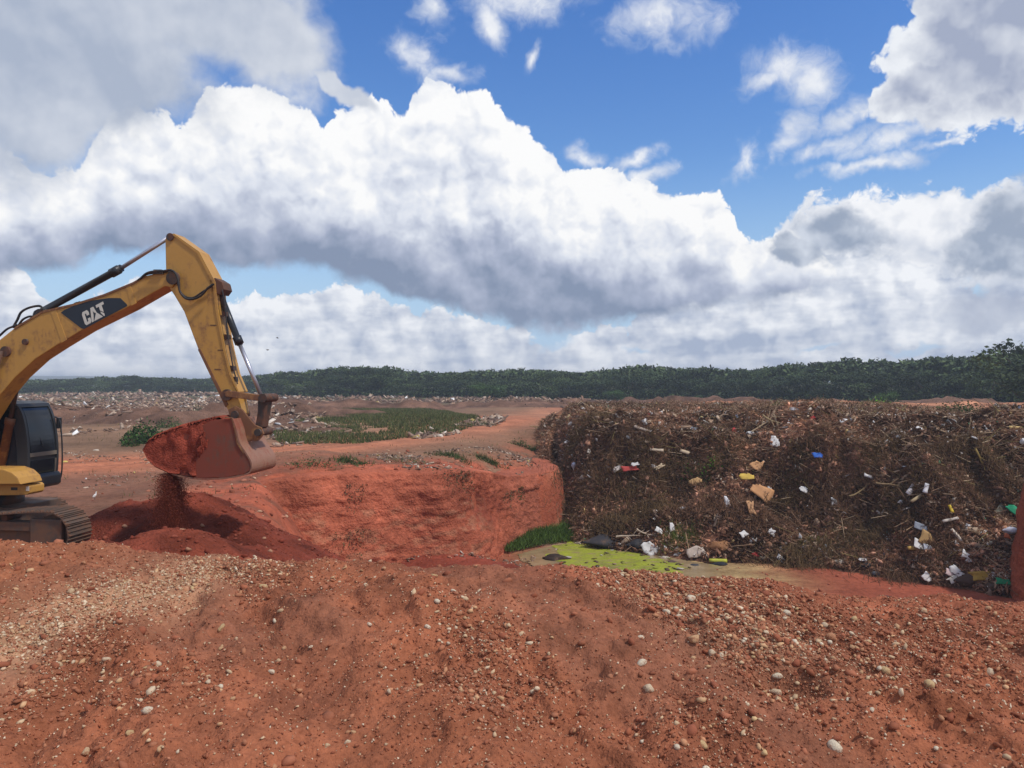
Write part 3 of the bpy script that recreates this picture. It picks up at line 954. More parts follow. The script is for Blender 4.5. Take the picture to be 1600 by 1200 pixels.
M_stone = stone_mat('pebble')
M_grit = simple_mat('grit', (1, 1, 1), 0.9, var=0.15, scale=40, tint=True, spec=0.15)
STONE_PAL = [(0.56, 0.43, 0.29), (0.50, 0.35, 0.21), (0.62, 0.52, 0.38), (0.50, 0.30, 0.16), (0.44, 0.21, 0.11), (0.36, 0.15, 0.08), (0.50, 0.34, 0.17)]
stone_meshes = []
for k in range(16):
    V, Fc = ICO2
    r = np.random.default_rng(500 + k)
    off_ = r.uniform(0, 50, 3)
    d = 1 + 0.34 * vnoise(V[:, 0] * 1.6 + off_[0], V[:, 1] * 1.6 + V[:, 2] * 1.3 + off_[1], k) + 0.30 * vnoise(V[:, 2] * 1.7 + off_[2], V[:, 0] * 1.5 - V[:, 1] * 1.2, k + 9)
    W = V * d[:, None]
    if k % 2:      # broken, facetted sides
        for q in range(6):
            nv = r.normal(size=3); nv /= np.linalg.norm(nv)
            dd = W @ nv; cut = 0.55
            W = W - np.clip(dd - cut, 0, 9)[:, None] * nv * 0.9
    W = W * np.array([1.0, r.uniform(0.62, 0.95), r.uniform(0.5, 0.8)])
    pal = STONE_PAL[k % len(STONE_PAL)] if k < 14 else STONE_PAL[0]
    o = np_mesh('stone', W, Fc, np.tile(pal, (len(W), 1)), k % 2 == 0, M_stone)
    stone_meshes.append(o.data)
    bpy.data.objects.remove(o)


def berm_hit(px, py):
    return ray_hit(px, py, berm_z, 2.0, 6.2, 1600)


NAMED = [  # px, py, width px, mesh, label
    (1078, 936, 25, 9, 'big pale cream stone on top of the bank'), (1229, 958, 15, 2, None), (1121, 971, 15, 0, None), (1002, 1037, 20, 2, None), (1299, 997, 22, 4, None), (1213, 1083, 20, 0, None),
    (1214, 1057, 18, 2, None), (1382, 1050, 22, 6, None), (1304, 1168, 28, 2, None), (233, 1112, 24, 2, 'smooth pale stone low on the left of the bank'), (206, 1146, 18, 13, None), (346, 982, 17, 13, None), (110, 926, 20, 1, None),
    (1015, 1078, 26, 7, None), (1058, 1168, 15, 2, None), (1145, 973, 12, 7, None), (1175, 1005, 11, 0, None), (1161, 1003, 11, 2, None), (1060, 963, 11, 2, None), (1001, 997, 14, 2, None), (810, 1142, 18, 1, None),
    (1084, 1000, 30, 3, None), (1444, 956, 18, 1, None), (1545, 952, 18, 3, None), (1546, 1052, 22, 7, None), (1452, 1072, 26, 6, None), (1374, 1045, 12, 2, None), (600, 889, 14, 3, None), (683, 940, 12, 2, None), (668, 980, 12, 2, None),
    (720, 957, 8, 9, None), (577, 976, 10, 2, None), (424, 1050, 13, 2, None), (335, 1112, 10, 13, None), (135, 1176, 22, 1, None), (552, 1145, 15, 3, None), (511, 1166, 14, 1, None), (485, 1011, 10, 9, None), (227, 1045, 10, 6, None),
    (1332, 1012, 14, 3, None), (1335, 968, 14, 6, None), (1290, 978, 16, 7, None), (1580, 1008, 14, 1, None), (1362, 1110, 12, 2, None), (1482, 1110, 14, 13, None), (1463, 1170, 12, 2, None), (1100, 930, 12, 1, None), (1136, 1075, 12, 9, None)]
for px, py, w, k, lab in NAMED:
    x, y, z = berm_hit(px, py)
    s = w / F * y * 0.5
    o = bpy.data.objects.new('stone', stone_meshes[k])
    o.location = (x, y, z + s * 0.10); o.scale = (s * 0.92,) * 3
    o.rotation_euler = (random.uniform(-.3, .3), random.uniform(-.3, .3), random.uniform(0, 6.28))
    link(o, berm)
    if lab: o['label'] = lab


def berm_density(x, y):
    d = 0.30 + 0.9 * sst(fbm(x, y, 1.2, 4, 0.6, 421), -0.05, 0.35)
    d = d + 2.2 * band(x, y, STREAK, 0.45)
    for gx0, gy0, s, a in ((1.15, 4.55, 0.45, 2.6), (1.4, 4.05, 0.5, 2.2), (0.9, 4.9, 0.4, 1.6), (2.8, 4.4, 0.6, 1.4), (-3.2, 4.3, 0.8, 1.2), (-0.1, 3.5, 0.35, 1.6), (0.95, 3.5, 0.45, 1.2), (2.1, 4.2, 0.5, 0.8)):
        d = d + a * np.exp(-(((x - gx0) ** 2 + (y - gy0) ** 2) / s ** 2))
    sm = sst(fbm(x + 0.5 * y, y * 0.5, 0.8, 3, 0.5, 405), 0.05, 0.25)
    return d * (1 - 0.8 * sm)


def berm_points(n, ymin=2.45, ymax=5.35, power=1.0):
    X = RNG.uniform(-4.9, 4.9, n * 5); Y = RNG.uniform(ymin, ymax, n * 5)
    d = berm_density(X, Y) ** power
    keep = RNG.uniform(0, d.max() * 0.8, n * 5) < d
    return X[keep][:n], Y[keep][:n]


x, y = berm_points(250)
sz = 0.5 * (0.018 + 0.034 * RNG.random(len(x)) ** 2.2)
zz = berm_z(x, y)
for i in range(len(x)):
    o = bpy.data.objects.new('stone', stone_meshes[random.choice((1, 3, 5, 7, 9, 11, 13, 15, 1, 3, 5, 7, 0, 2, 10, 11))])
    s = sz[i]
    o.location = (x[i], y[i], zz[i] + s * 0.05); o.scale = (s * random.uniform(.9, 1.4), s, s)
    o.rotation_euler = (random.uniform(-.5, .5), random.uniform(-.5, .5), random.uniform(0, 6.28))
    link(o, berm)

x, y = berm_points(24000, power=1.5)
n = len(x)
s = 0.5 * (0.008 + 0.026 * RNG.random(n) ** 2.6)
S = np.stack([s * RNG.uniform(1, 1.7, n), s * RNG.uniform(.7, 1.1, n), s * RNG.uniform(.5, .9, n)], 1)
C = pick_cols(n, STONE_PAL + [(0.29, 0.10, 0.053), (0.25, 0.09, 0.048), (0.33, 0.13, 0.07)], [1.4, 2.2, 0.5, 3, 4, 5, 0.35, 7, 6, 6])
tag(scatter('pebbles', ICO1, np.stack([x, y, berm_z(x, y) + s * 0.25], 1), rand_rot(n, 0.4), S, C, M_grit, 0.34, parent=berm), kind='stuff')
x, y = berm_points(120000, power=0.9)
n = len(x)
s = 0.5 * (0.004 + 0.011 * RNG.random(n) ** 2)
S = np.stack([s * RNG.uniform(1, 1.8, n), s * RNG.uniform(.7, 1.2, n), s * RNG.uniform(.6, 1.0, n)], 1)
C = pick_cols(n, [(0.30, 0.10, 0.052), (0.24, 0.08, 0.043), (0.38, 0.16, 0.09), (0.50, 0.34, 0.21), (0.60, 0.47, 0.33)], [6, 5, 4, 2.0, 1.0], 0.2)
tag(scatter('grit', OCT, np.stack([x, y, berm_z(x, y) + s * 0.3], 1), rand_rot(n), S, C, M_grit, 0.3, parent=berm), kind='stuff')
n = 6000
i_ = RNG.random(n); SP = np.array(STREAK); j_ = np.clip(i_ * 4, 0, 3.999); a_ = j_.astype(int); f_ = (j_ - a_)[:, None]
Q = SP[a_] * (1 - f_) + SP[a_ + 1] * f_ + RNG.normal(0, 0.16, (n, 2)) * np.array([1.0, 0.8])
Q = Q[Q[:, 1] < 5.3]; n = len(Q)
s = 0.5 * (0.006 + 0.015 * RNG.random(n) ** 2.5)
S = np.stack([s * RNG.uniform(1, 1.7, n), s * RNG.uniform(.7, 1.1, n), s * RNG.uniform(.5, .9, n)], 1)
C = pick_cols(n, [(0.52, 0.36, 0.23), (0.44, 0.27, 0.15), (0.60, 0.47, 0.32), (0.36, 0.15, 0.085)], [4, 4, 1.5, 3])
tag(scatter('pale_gravel', ICO1, np.stack([Q[:, 0], Q[:, 1], berm_z(Q[:, 0], Q[:, 1]) + s * 0.2], 1), rand_rot(n, 0.4), S, C, M_grit, 0.22, parent=berm), kind='stuff')
# clods of soil on the bank
x, y = berm_points(1500, power=0.3)
n = len(x); s = 0.5 * (0.014 + 0.045 * RNG.random(n) ** 3)
S = np.stack([s * RNG.uniform(1, 1.4, n), s * RNG.uniform(.8, 1.2, n), s * RNG.uniform(.5, .8, n)], 1)
C = pick_cols(n, [(0.30, 0.10, 0.052), (0.25, 0.08, 0.043), (0.33, 0.12, 0.065)], None, 0.15)
tag(scatter('clods', ICO1, np.stack([x, y, berm_z(x, y) + s * 0.1], 1), rand_rot(n, 0.4), S, C, M_grit, 0.40, parent=berm), kind='stuff')

# clods and rubble on heap, slope and cliff top
n = 2600
x = RNG.uniform(-10.5, -2.6, n); y = RNG.uniform(11.2, 18.5, n)
z = heap_draw(x, y); gz_ = ground_base(x, y)
k = z > gz_
x, y, z = x[k], y[k], z[k]; n = len(x)
s = 0.5 * (0.02 + 0.11 * RNG.random(n) ** 5)
S = np.stack([s * 1.2, s, s * .7], 1)
C = pick_cols(n, [tuple(C_DARK), tuple(C_DARK * 0.85), (0.22, 0.06, 0.035), (0.38, 0.20, 0.12)], [5, 3, 4, 0.4])
tag(scatter('clods', ICO1, np.stack([x, y, z + s * .2], 1), rand_rot(n, .4), S, C, M_grit, 0.3, parent=heap), kind='stuff')
n = 5200
x = RNG.uniform(-13, 18, n); y = RNG.uniform(17, 41, n)
d = seg_dist(x, y, PIT)
k = (RNG.random(n) < 0.12 + np.exp(-(d / 1.6) ** 2)) & (waste_z(x, y) < ground_z(x, y) + 0.05) & ~((pit_depth(x, y) > 0.02) & (pit_depth(x, y) < 0.98) & (x > -3.5))
x, y = x[k], y[k]; n = len(x)
s = 0.5 * (0.05 + 0.18 * RNG.random(n) ** 5)
S = np.stack([s * 1.3, s, s * .6], 1)
C = pick_cols(n, [(0.38, 0.15, 0.09), (0.30, 0.09, 0.05), (0.45, 0.28, 0.18), (0.22, 0.07, 0.04)], [4, 5, 1.5, 2])
tag(scatter('rubble', ICO1, np.stack([x, y, ground_z(x, y) + s * .15], 1), rand_rot(n, .4), S, C, M_grit, 0.3, parent=ground), kind='stuff')


# ------------------------------------------------------------------ waste bank in the pit
def waste_col(x, y, z):
    n = fbm(x, y + z, 0.35, 5, 0.6, 501)[:, None]; n2_ = fbm(x * 1.0, y + 2 * z, 2.2, 4, 0.6, 502)[:, None]
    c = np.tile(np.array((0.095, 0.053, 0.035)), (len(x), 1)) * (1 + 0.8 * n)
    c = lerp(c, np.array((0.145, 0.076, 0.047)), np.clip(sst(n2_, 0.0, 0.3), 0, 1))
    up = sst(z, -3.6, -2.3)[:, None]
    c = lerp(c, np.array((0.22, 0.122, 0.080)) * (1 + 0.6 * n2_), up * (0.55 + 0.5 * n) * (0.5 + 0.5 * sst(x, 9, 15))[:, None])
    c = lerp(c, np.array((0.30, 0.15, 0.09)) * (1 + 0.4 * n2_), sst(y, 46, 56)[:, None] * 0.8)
    c = c * np.clip(1.0 + 1.9 * fbm(x, y + 1.3 * z, 0.38, 4, 0.6, 541), 0.55, 2.3)[:, None] * np.array([[1.50, 1.34, 1.24]])  # patchy tone, dark parts painted in for the bank's big shadows
    return np.clip(c, 0.008, 0.8)


def waste_draw(X, Y):
    z = waste_z(X, Y)
    return z + 0.10 * fbm(X, Y, 3.2, 3, 0.6, 161) * sst(z - ground_base(X, Y), 0, .5)


wx_ = spaced([(0.2, 26, 0.15), (26, 60, 1.2)]); wy_ = spaced([(26.0, 45, 0.15), (45, 82, 0.8)])
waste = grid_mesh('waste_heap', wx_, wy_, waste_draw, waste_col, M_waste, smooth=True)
tag(waste, 'long dark bank of rotting waste and branches filling the far pit', 'waste heap')

M_litter = simple_mat('litter', (1, 1, 1), 0.75, var=0.18, scale=3, tint=True, spec=0.25, dirt=(0.13, 0.07, 0.04), dirt_amt=0.35)
M_twig = simple_mat('twigs', (1, 1, 1), 0.9, var=0.2, scale=5, tint=True, spec=0.1)
M_leaf_litter = simple_mat('matted_stalks', (1, 1, 1), 0.95, var=0.2, scale=5, tint=True, spec=0.05)


def waste_points(n, dens=None, x0=1.6, x1=25, y0=26.8, y1=60):
    X = RNG.uniform(x0, x1, n * 4); Y = y0 + (y1 - y0) * RNG.random(n * 4) ** 1.6
    z = waste_z(X, Y)
    k = z > ground_base(X, Y) + 0.05
    k &= (X / Y < 0.80)
    if dens is not None: k &= RNG.random(n * 4) < dens(X, Y, z)
    X, Y, z = X[k][:n], Y[k][:n], z[k][:n]
    return X, Y, waste_draw(X, Y)


def patchy(X, Y, Z):
    """patches of mixed waste colour, darkened too in place of shadowed hollows"""
    return np.clip(1.0 + 1.9 * fbm(X, Y + 1.3 * Z, 0.38, 4, 0.6, 541), 0.55, 2.3)[:, None] * np.array([[1.50, 1.34, 1.24]])


# dark matted stalks
X, Y, Z = waste_points(60000)
n = len(X)
L = RNG.uniform(0.12, 0.55, n) * (1 + 0.01 * Y)
S = np.stack([L, RNG.uniform(0.015, 0.045, n), RNG.uniform(0.012, 0.03, n)], 1)
patch = fbm(X, Y + Z, 0.45, 4, 0.55, 511)
pal = np.array([(0.060, 0.036, 0.023), (0.11, 0.063, 0.040), (0.18, 0.102, 0.063), (0.13, 0.075, 0.045)])
pi = np.clip(((patch + 0.35) * 3.2 + RNG.normal(0, 0.8, n)).astype(int), 0, 3)
C = pal[pi] * (1 + RNG.uniform(-.3, .3, (n, 1))) * patchy(X, Y, Z)
tag(scatter('matted_stalks', PRISM, np.stack([X, Y, Z + 0.03 + 0.10 * RNG.random(n)], 1), rand_rot(n, 0.55), S, C, M_leaf_litter, parent=waste), kind='stuff')
# paler straw, twigs and palm ribs, thicker towards the top and the right
X, Y, Z = waste_points(26000, lambda x, y, z: 0.16 + 0.75 * sst(z, -4.4, -2.2) * (0.4 + 0.6 * sst(x, 6, 13)) + 0.35 * sst(x, 13, 16) + 0.3 * (fbm(x, y, 0.5, 3, 0.5, 521) > 0.1))
n = len(X)
L = RNG.uniform(0.10, 0.55, n) * (1 + 0.4 * (RNG.random(n) > 0.96))
S = np.stack([L, RNG.uniform(0.012, 0.035, n), RNG.uniform(0.01, 0.025, n)], 1)
C = pick_cols(n, [(0.25, 0.155, 0.10), (0.36, 0.245, 0.16), (0.20, 0.11, 0.07), (0.44, 0.33, 0.22), (0.30, 0.165, 0.105)], [5, 3, 5, 0.9, 3], 0.25) * patchy(X, Y, Z) ** 0.6
tag(scatter('twigs', PRISM, np.stack([X, Y, Z + 0.08 + 0.08 * RNG.random(n)], 1), rand_rot(n, 0.5), S, C, M_twig, parent=waste), kind='stuff')
X, Y, Z = waste_points(3200, lambda x, y, z: 0.2 + 0.6 * sst(z, -5.0, -2.6) + 0.3 * sst(x, 10, 14))
n = len(X)
L = RNG.uniform(0.5, 1.7, n)
S = np.stack([L, RNG.uniform(0.02, 0.045, n), RNG.uniform(0.02, 0.035, n)], 1)
C = pick_cols(n, [(0.30, 0.20, 0.12), (0.40, 0.29, 0.18), (0.20, 0.12, 0.075), (0.26, 0.20, 0.08)], [4, 2, 5, 1], 0.25)
tag(scatter('long_sticks', PRISM, np.stack([X, Y - .08, Z + 0.16], 1), rand_rot(n, 0.38), S, C, M_twig, parent=waste), kind='stuff')
# brown crumbs, husks and flakes
X, Y, Z = waste_points(15000)
n = len(X)
s = RNG.uniform(0.04, 0.16, n)
S = np.stack([s * 1.4, s, s * RNG.uniform(.1, .6, n)], 1)
C = pick_cols(n, [(0.13, 0.073, 0.048), (0.20, 0.112, 0.072), (0.27, 0.16, 0.11), (0.09, 0.055, 0.038), (0.32, 0.18, 0.12)], [4, 4, 2.5, 3, 1.2], 0.25) * patchy(X, Y, Z)
tag(scatter('husks', ICO1, np.stack([X, Y, Z + 0.05], 1), rand_rot(n, 0.7), S, C, M_twig, 0.35, parent=waste), kind='stuff')
# small pale scraps of paper, plastic and board
X, Y, Z = waste_points(11000, lambda x, y, z: 0.25 + 1.0 * sst(x, 14, 17) * (1 - sst(z, -5.2, -3.8)) + 0.3 * sst(x, 14, 17) + 0.5 * sst(z, -3.4, -2.4) + 0.7 * (fbm(x, y, 0.6, 3, 0.5, 531) > 0.13))
n = len(X)
s = RNG.uniform(0.04, 0.13, n) * (1 + 1.1 * (RNG.random(n) > 0.95))
S = np.stack([s * RNG.uniform(1, 2.4, n), s, s * RNG.uniform(.03, .25, n)], 1)
C = pick_cols(n, [(0.52, 0.46, 0.39), (0.44, 0.32, 0.22), (0.36, 0.24, 0.16), (0.60, 0.57, 0.54), (0.30, 0.20, 0.14), (0.55, 0.40, 0.16), (0.30, 0.42, 0.62), (0.50, 0.08, 0.06), (0.10, 0.36, 0.20)],
              [3, 5, 6, 1.6, 5, 0.6, 0.12, 0.12, 0.12], 0.2)
tag(scatter('scraps', BOX, np.stack([X, Y, Z + 0.12], 1), rand_rot(n, 0.7), S, C, M_litter, 0.25, parent=waste), kind='stuff')

# root tangles and hanging dark foliage clumps: dense bundles of long drooping stalks
CL = [(960, 700), (1010, 720), (930, 760), (980, 770), (1060, 770), (1120, 720), (1340, 780), (1400, 800), (1440, 780), (1380, 840), (1440, 850), (1330, 850), (1280, 800), (1240, 760), (1180, 810), (900, 690), (880, 760), (900, 800), (1500, 760), (1550, 740),
      (1470, 720), (1520, 710), (1300, 690), (1250, 880), (1440, 890), (1020, 800), (1100, 800), (960, 820), (1150, 680), (1370, 720), (1560, 800)]
Ps, Rs, Ss, Cs = [], [], [], []
for k, (px, py) in enumerate(CL):
    x0, y0, z0 = ray_hit(px, py)
    m = 900
    r = RNG.normal(0, 0.55, (m, 2)) * np.array([1.5, 0.8])
    X = x0 + r[:, 0]; Y = y0 + r[:, 1]; Z = waste_draw(X, Y) + RNG.uniform(0.0, 0.28, m)
    yaw = RNG.normal(-math.pi / 2, 0.8, m); pitch = RNG.normal(0.55, 0.45, m)
    dirv = np.stack([np.cos(yaw) * np.cos(pitch), np.sin(yaw) * np.cos(pitch), -np.sin(pitch)], 1)
    up = np.tile([0.1, 0.2, 1.0], (m, 1)); side = np.cross(up, dirv); side /= np.linalg.norm(side, axis=1)[:, None]
    up = np.cross(dirv, side)
    Rs.append(np.stack([dirv, side, up], -1)); Ps.append(np.stack([X, Y, Z], 1))
    Ss.append(np.stack([RNG.uniform(.25, .8, m), RNG.uniform(.012, .03, m), RNG.uniform(.01, .02, m)], 1))
    tone = [(0.085, 0.052, 0.033), (0.095, 0.064, 0.034), (0.125, 0.073, 0.046), (0.105, 0.072, 0.040)][k % 4]
    Cs.append(np.tile(tone, (m, 1)) * np.array([[1.3, 1.2, 1.1]]) * (1 + RNG.uniform(-.4, .9, (m, 1)) * (RNG.random((m, 1)) > .3)))
tag(scatter('hanging_stalks', PRISM, np.concatenate(Ps), np.concatenate(Rs), np.concatenate(Ss), np.concatenate(Cs), M_leaf_litter, parent=waste), kind='stuff')

# ------------------------------------------------------------------ individually lying litter
def rnd(k): return np.random.default_rng(9000 + k)


def sheet_mesh(name, w, h, col, k, crumple=0.08, mat=None, parent=None):
    """a bent, dented sheet of real thickness"""
    r = rnd(k); n = 7
    u, v = np.meshgrid(np.linspace(-.5, .5, n), np.linspace(-.5, .5, n))
    bend = r.uniform(-1, 1) * 0.9
    dx_ = 0.30 * vnoise(u * 2.5 + k, v * 2.5, k); dy_ = 0.30 * vnoise(u * 2.5, v * 2.5 + k, k + 1)
    z = crumple * (vnoise(u * 2.4 + k, v * 2.4, k + 2) * 1.6 + bend * u * u + 0.5 * np.abs(vnoise(u * 5, v * 5 + k, k + 3)))
    cut = (u + v > r.uniform(0.3, 0.8)) * 0.30
    X = (u + dx_ - cut * u) * w; Y = (v + dy_ - cut * v) * h; Z = z * min(w, h)
    top = np.stack([X, Y, Z], -1).reshape(-1, 3); th = 0.012
    V = np.concatenate([top, top - [0, 0, th]])
    i = (np.arange(n - 1)[:, None] * n + np.arange(n - 1)[None]).ravel()
    F1_ = np.stack([i, i + 1, i + 1 + n, i + n], 1); F2_ = F1_[:, ::-1] + n * n
    ring = list(range(n)) + [n * j + n - 1 for j in range(1, n)] + [n * (n - 1) + j for j in range(n - 2, -1, -1)] + [n * j for j in range(n - 2, 0, -1)]
    F3_ = np.array([(ring[(j + 1) % len(ring)], ring[j], ring[j] + n * n, ring[(j + 1) % len(ring)] + n * n) for j in range(len(ring))])
    return np_mesh(name, V, np.concatenate([F1_, F2_, F3_]), np.tile(col, (len(V), 1)), False, mat or M_litter, parent)


def board_mesh(name, L, w, th, col, k):
    r = rnd(k); n = 6
    V = []; t = np.linspace(-.5, .5, n)
    wp = r.uniform(-.12, .12)
    for q in t:
        wj = w * (1 + r.uniform(-.12, .12))
        zz_ = wp * (q * q) * L + r.uniform(-.01, .01)
        for sy, sz in ((-.5, -.5), (.5, -.5), (.5, .5), (-.5, .5)):
            V.append((q * L, sy * wj + r.uniform(-.1, .1) * w * (abs(q) > .45), zz_ + sz * th))
    Fs = []
    for j in range(n - 1):
        a = j * 4
        for c in range(4): Fs.append((a + c, a + (c + 1) % 4, a + 4 + (c + 1) % 4, a + 4 + c))
    Fs += [(3, 2, 1, 0), (4 * n - 4, 4 * n - 3, 4 * n - 2, 4 * n - 1)]
    return np_mesh(name, V, np.array(Fs), np.tile(col, (len(V), 1)), False, M_litter)


def bag_mesh(name, s, col, k, flat=0.55):
    r = rnd(k); V, Fc = ICO3
    d = 1 + 0.5 * vnoise(V[:, 0] * 2 + k, V[:, 1] * 2 + V[:, 2], k) + 0.28 * np.abs(vnoise(V[:, 0] * 5, V[:, 2] * 5 + V[:, 1] * 3 + k, k + 1))
    W = V * d[:, None] * np.array([1.1, .85, flat])
    neck = np.clip(V[:, 0] - 0.55, 0, 1)     # gathered mouth
    W[:, 1] *= 1 - 0.9 * np.clip(neck * 2, 0, 1); W[:, 2] *= 1 - 0.8 * np.clip(neck * 2, 0, 1); W[:, 0] += neck * 0.9
    return np_mesh(name, W * s * 0.5, Fc, np.tile(col, (len(W), 1)), True, M_litter)


def branch_mesh(name, L, rad, col, k):
    r = rnd(k)
    n = 8; V = []; Fs = []

    def limb(p, d, L, rad, n=7):
        base = len(V); pts = []
        for j in range(n):
            pts.append(p.copy()); p = p + d * L / (n - 1); d = d + r.normal(0, .16, 3); d /= np.linalg.norm(d)
        for j, q in enumerate(pts):
            rr = rad * (1 - 0.75 * j / (n - 1))
            a = np.cross(d, [0.1, 0.2, 1]); a /= np.linalg.norm(a); b = np.cross(d, a)
            for c in range(5):
                th = c * 2 * math.pi / 5
                V.append(q + (a * math.cos(th) + b * math.sin(th)) * rr)
        for j in range(n - 1):
            for c in range(5):
                Fs.append((base + j * 5 + c, base + j * 5 + (c + 1) % 5, base + j * 5 + 5 + (c + 1) % 5, base + j * 5 + 5 + c))
        return pts
    pts = limb(np.array([-L / 2, 0, 0]), np.array([1., 0, 0.05]), L, rad)
    for j in (2, 3, 4):
        d = np.array([0.7, r.choice((-1, 1)) * 0.7, r.uniform(0, .5)]); d /= np.linalg.norm(d)
        limb(pts[j], d, L * r.uniform(.25, .45), rad * .55, 5)
    return np_mesh(name, np.array(V), np.array(Fs), np.tile(col, (len(V), 1)), True, M_twig)


def bottle_mesh(name, L, col, k):
    prof = [(0, 0), (0, .5), (.04, .55), (.5, .55), (.68, .52), (.82, .25), (.86, .2), (1, .2), (1, 0)]
    V = []; Fs = []; m = 10
    for a, rr in prof:
        for c in range(m):
            th = c * 2 * math.pi / m
            V.append(((a - .5) * L, rr * math.cos(th) * L * .3, rr * math.sin(th) * L * .3))
    for j in range(len(prof) - 1):
        for c in range(m):
            Fs.append((j * m + c, j * m + (c + 1) % m, (j + 1) * m + (c + 1) % m, (j + 1) * m + c))
    return np_mesh(name, np.array(V), np.array(Fs), np.tile(col, (len(V), 1)), True, M_litter)


WHITE = (0.62, 0.60, 0.57); CARD = (0.46, 0.25, 0.12); PALE = (0.50, 0.42, 0.33); BLACK = (0.022, 0.022, 0.026)
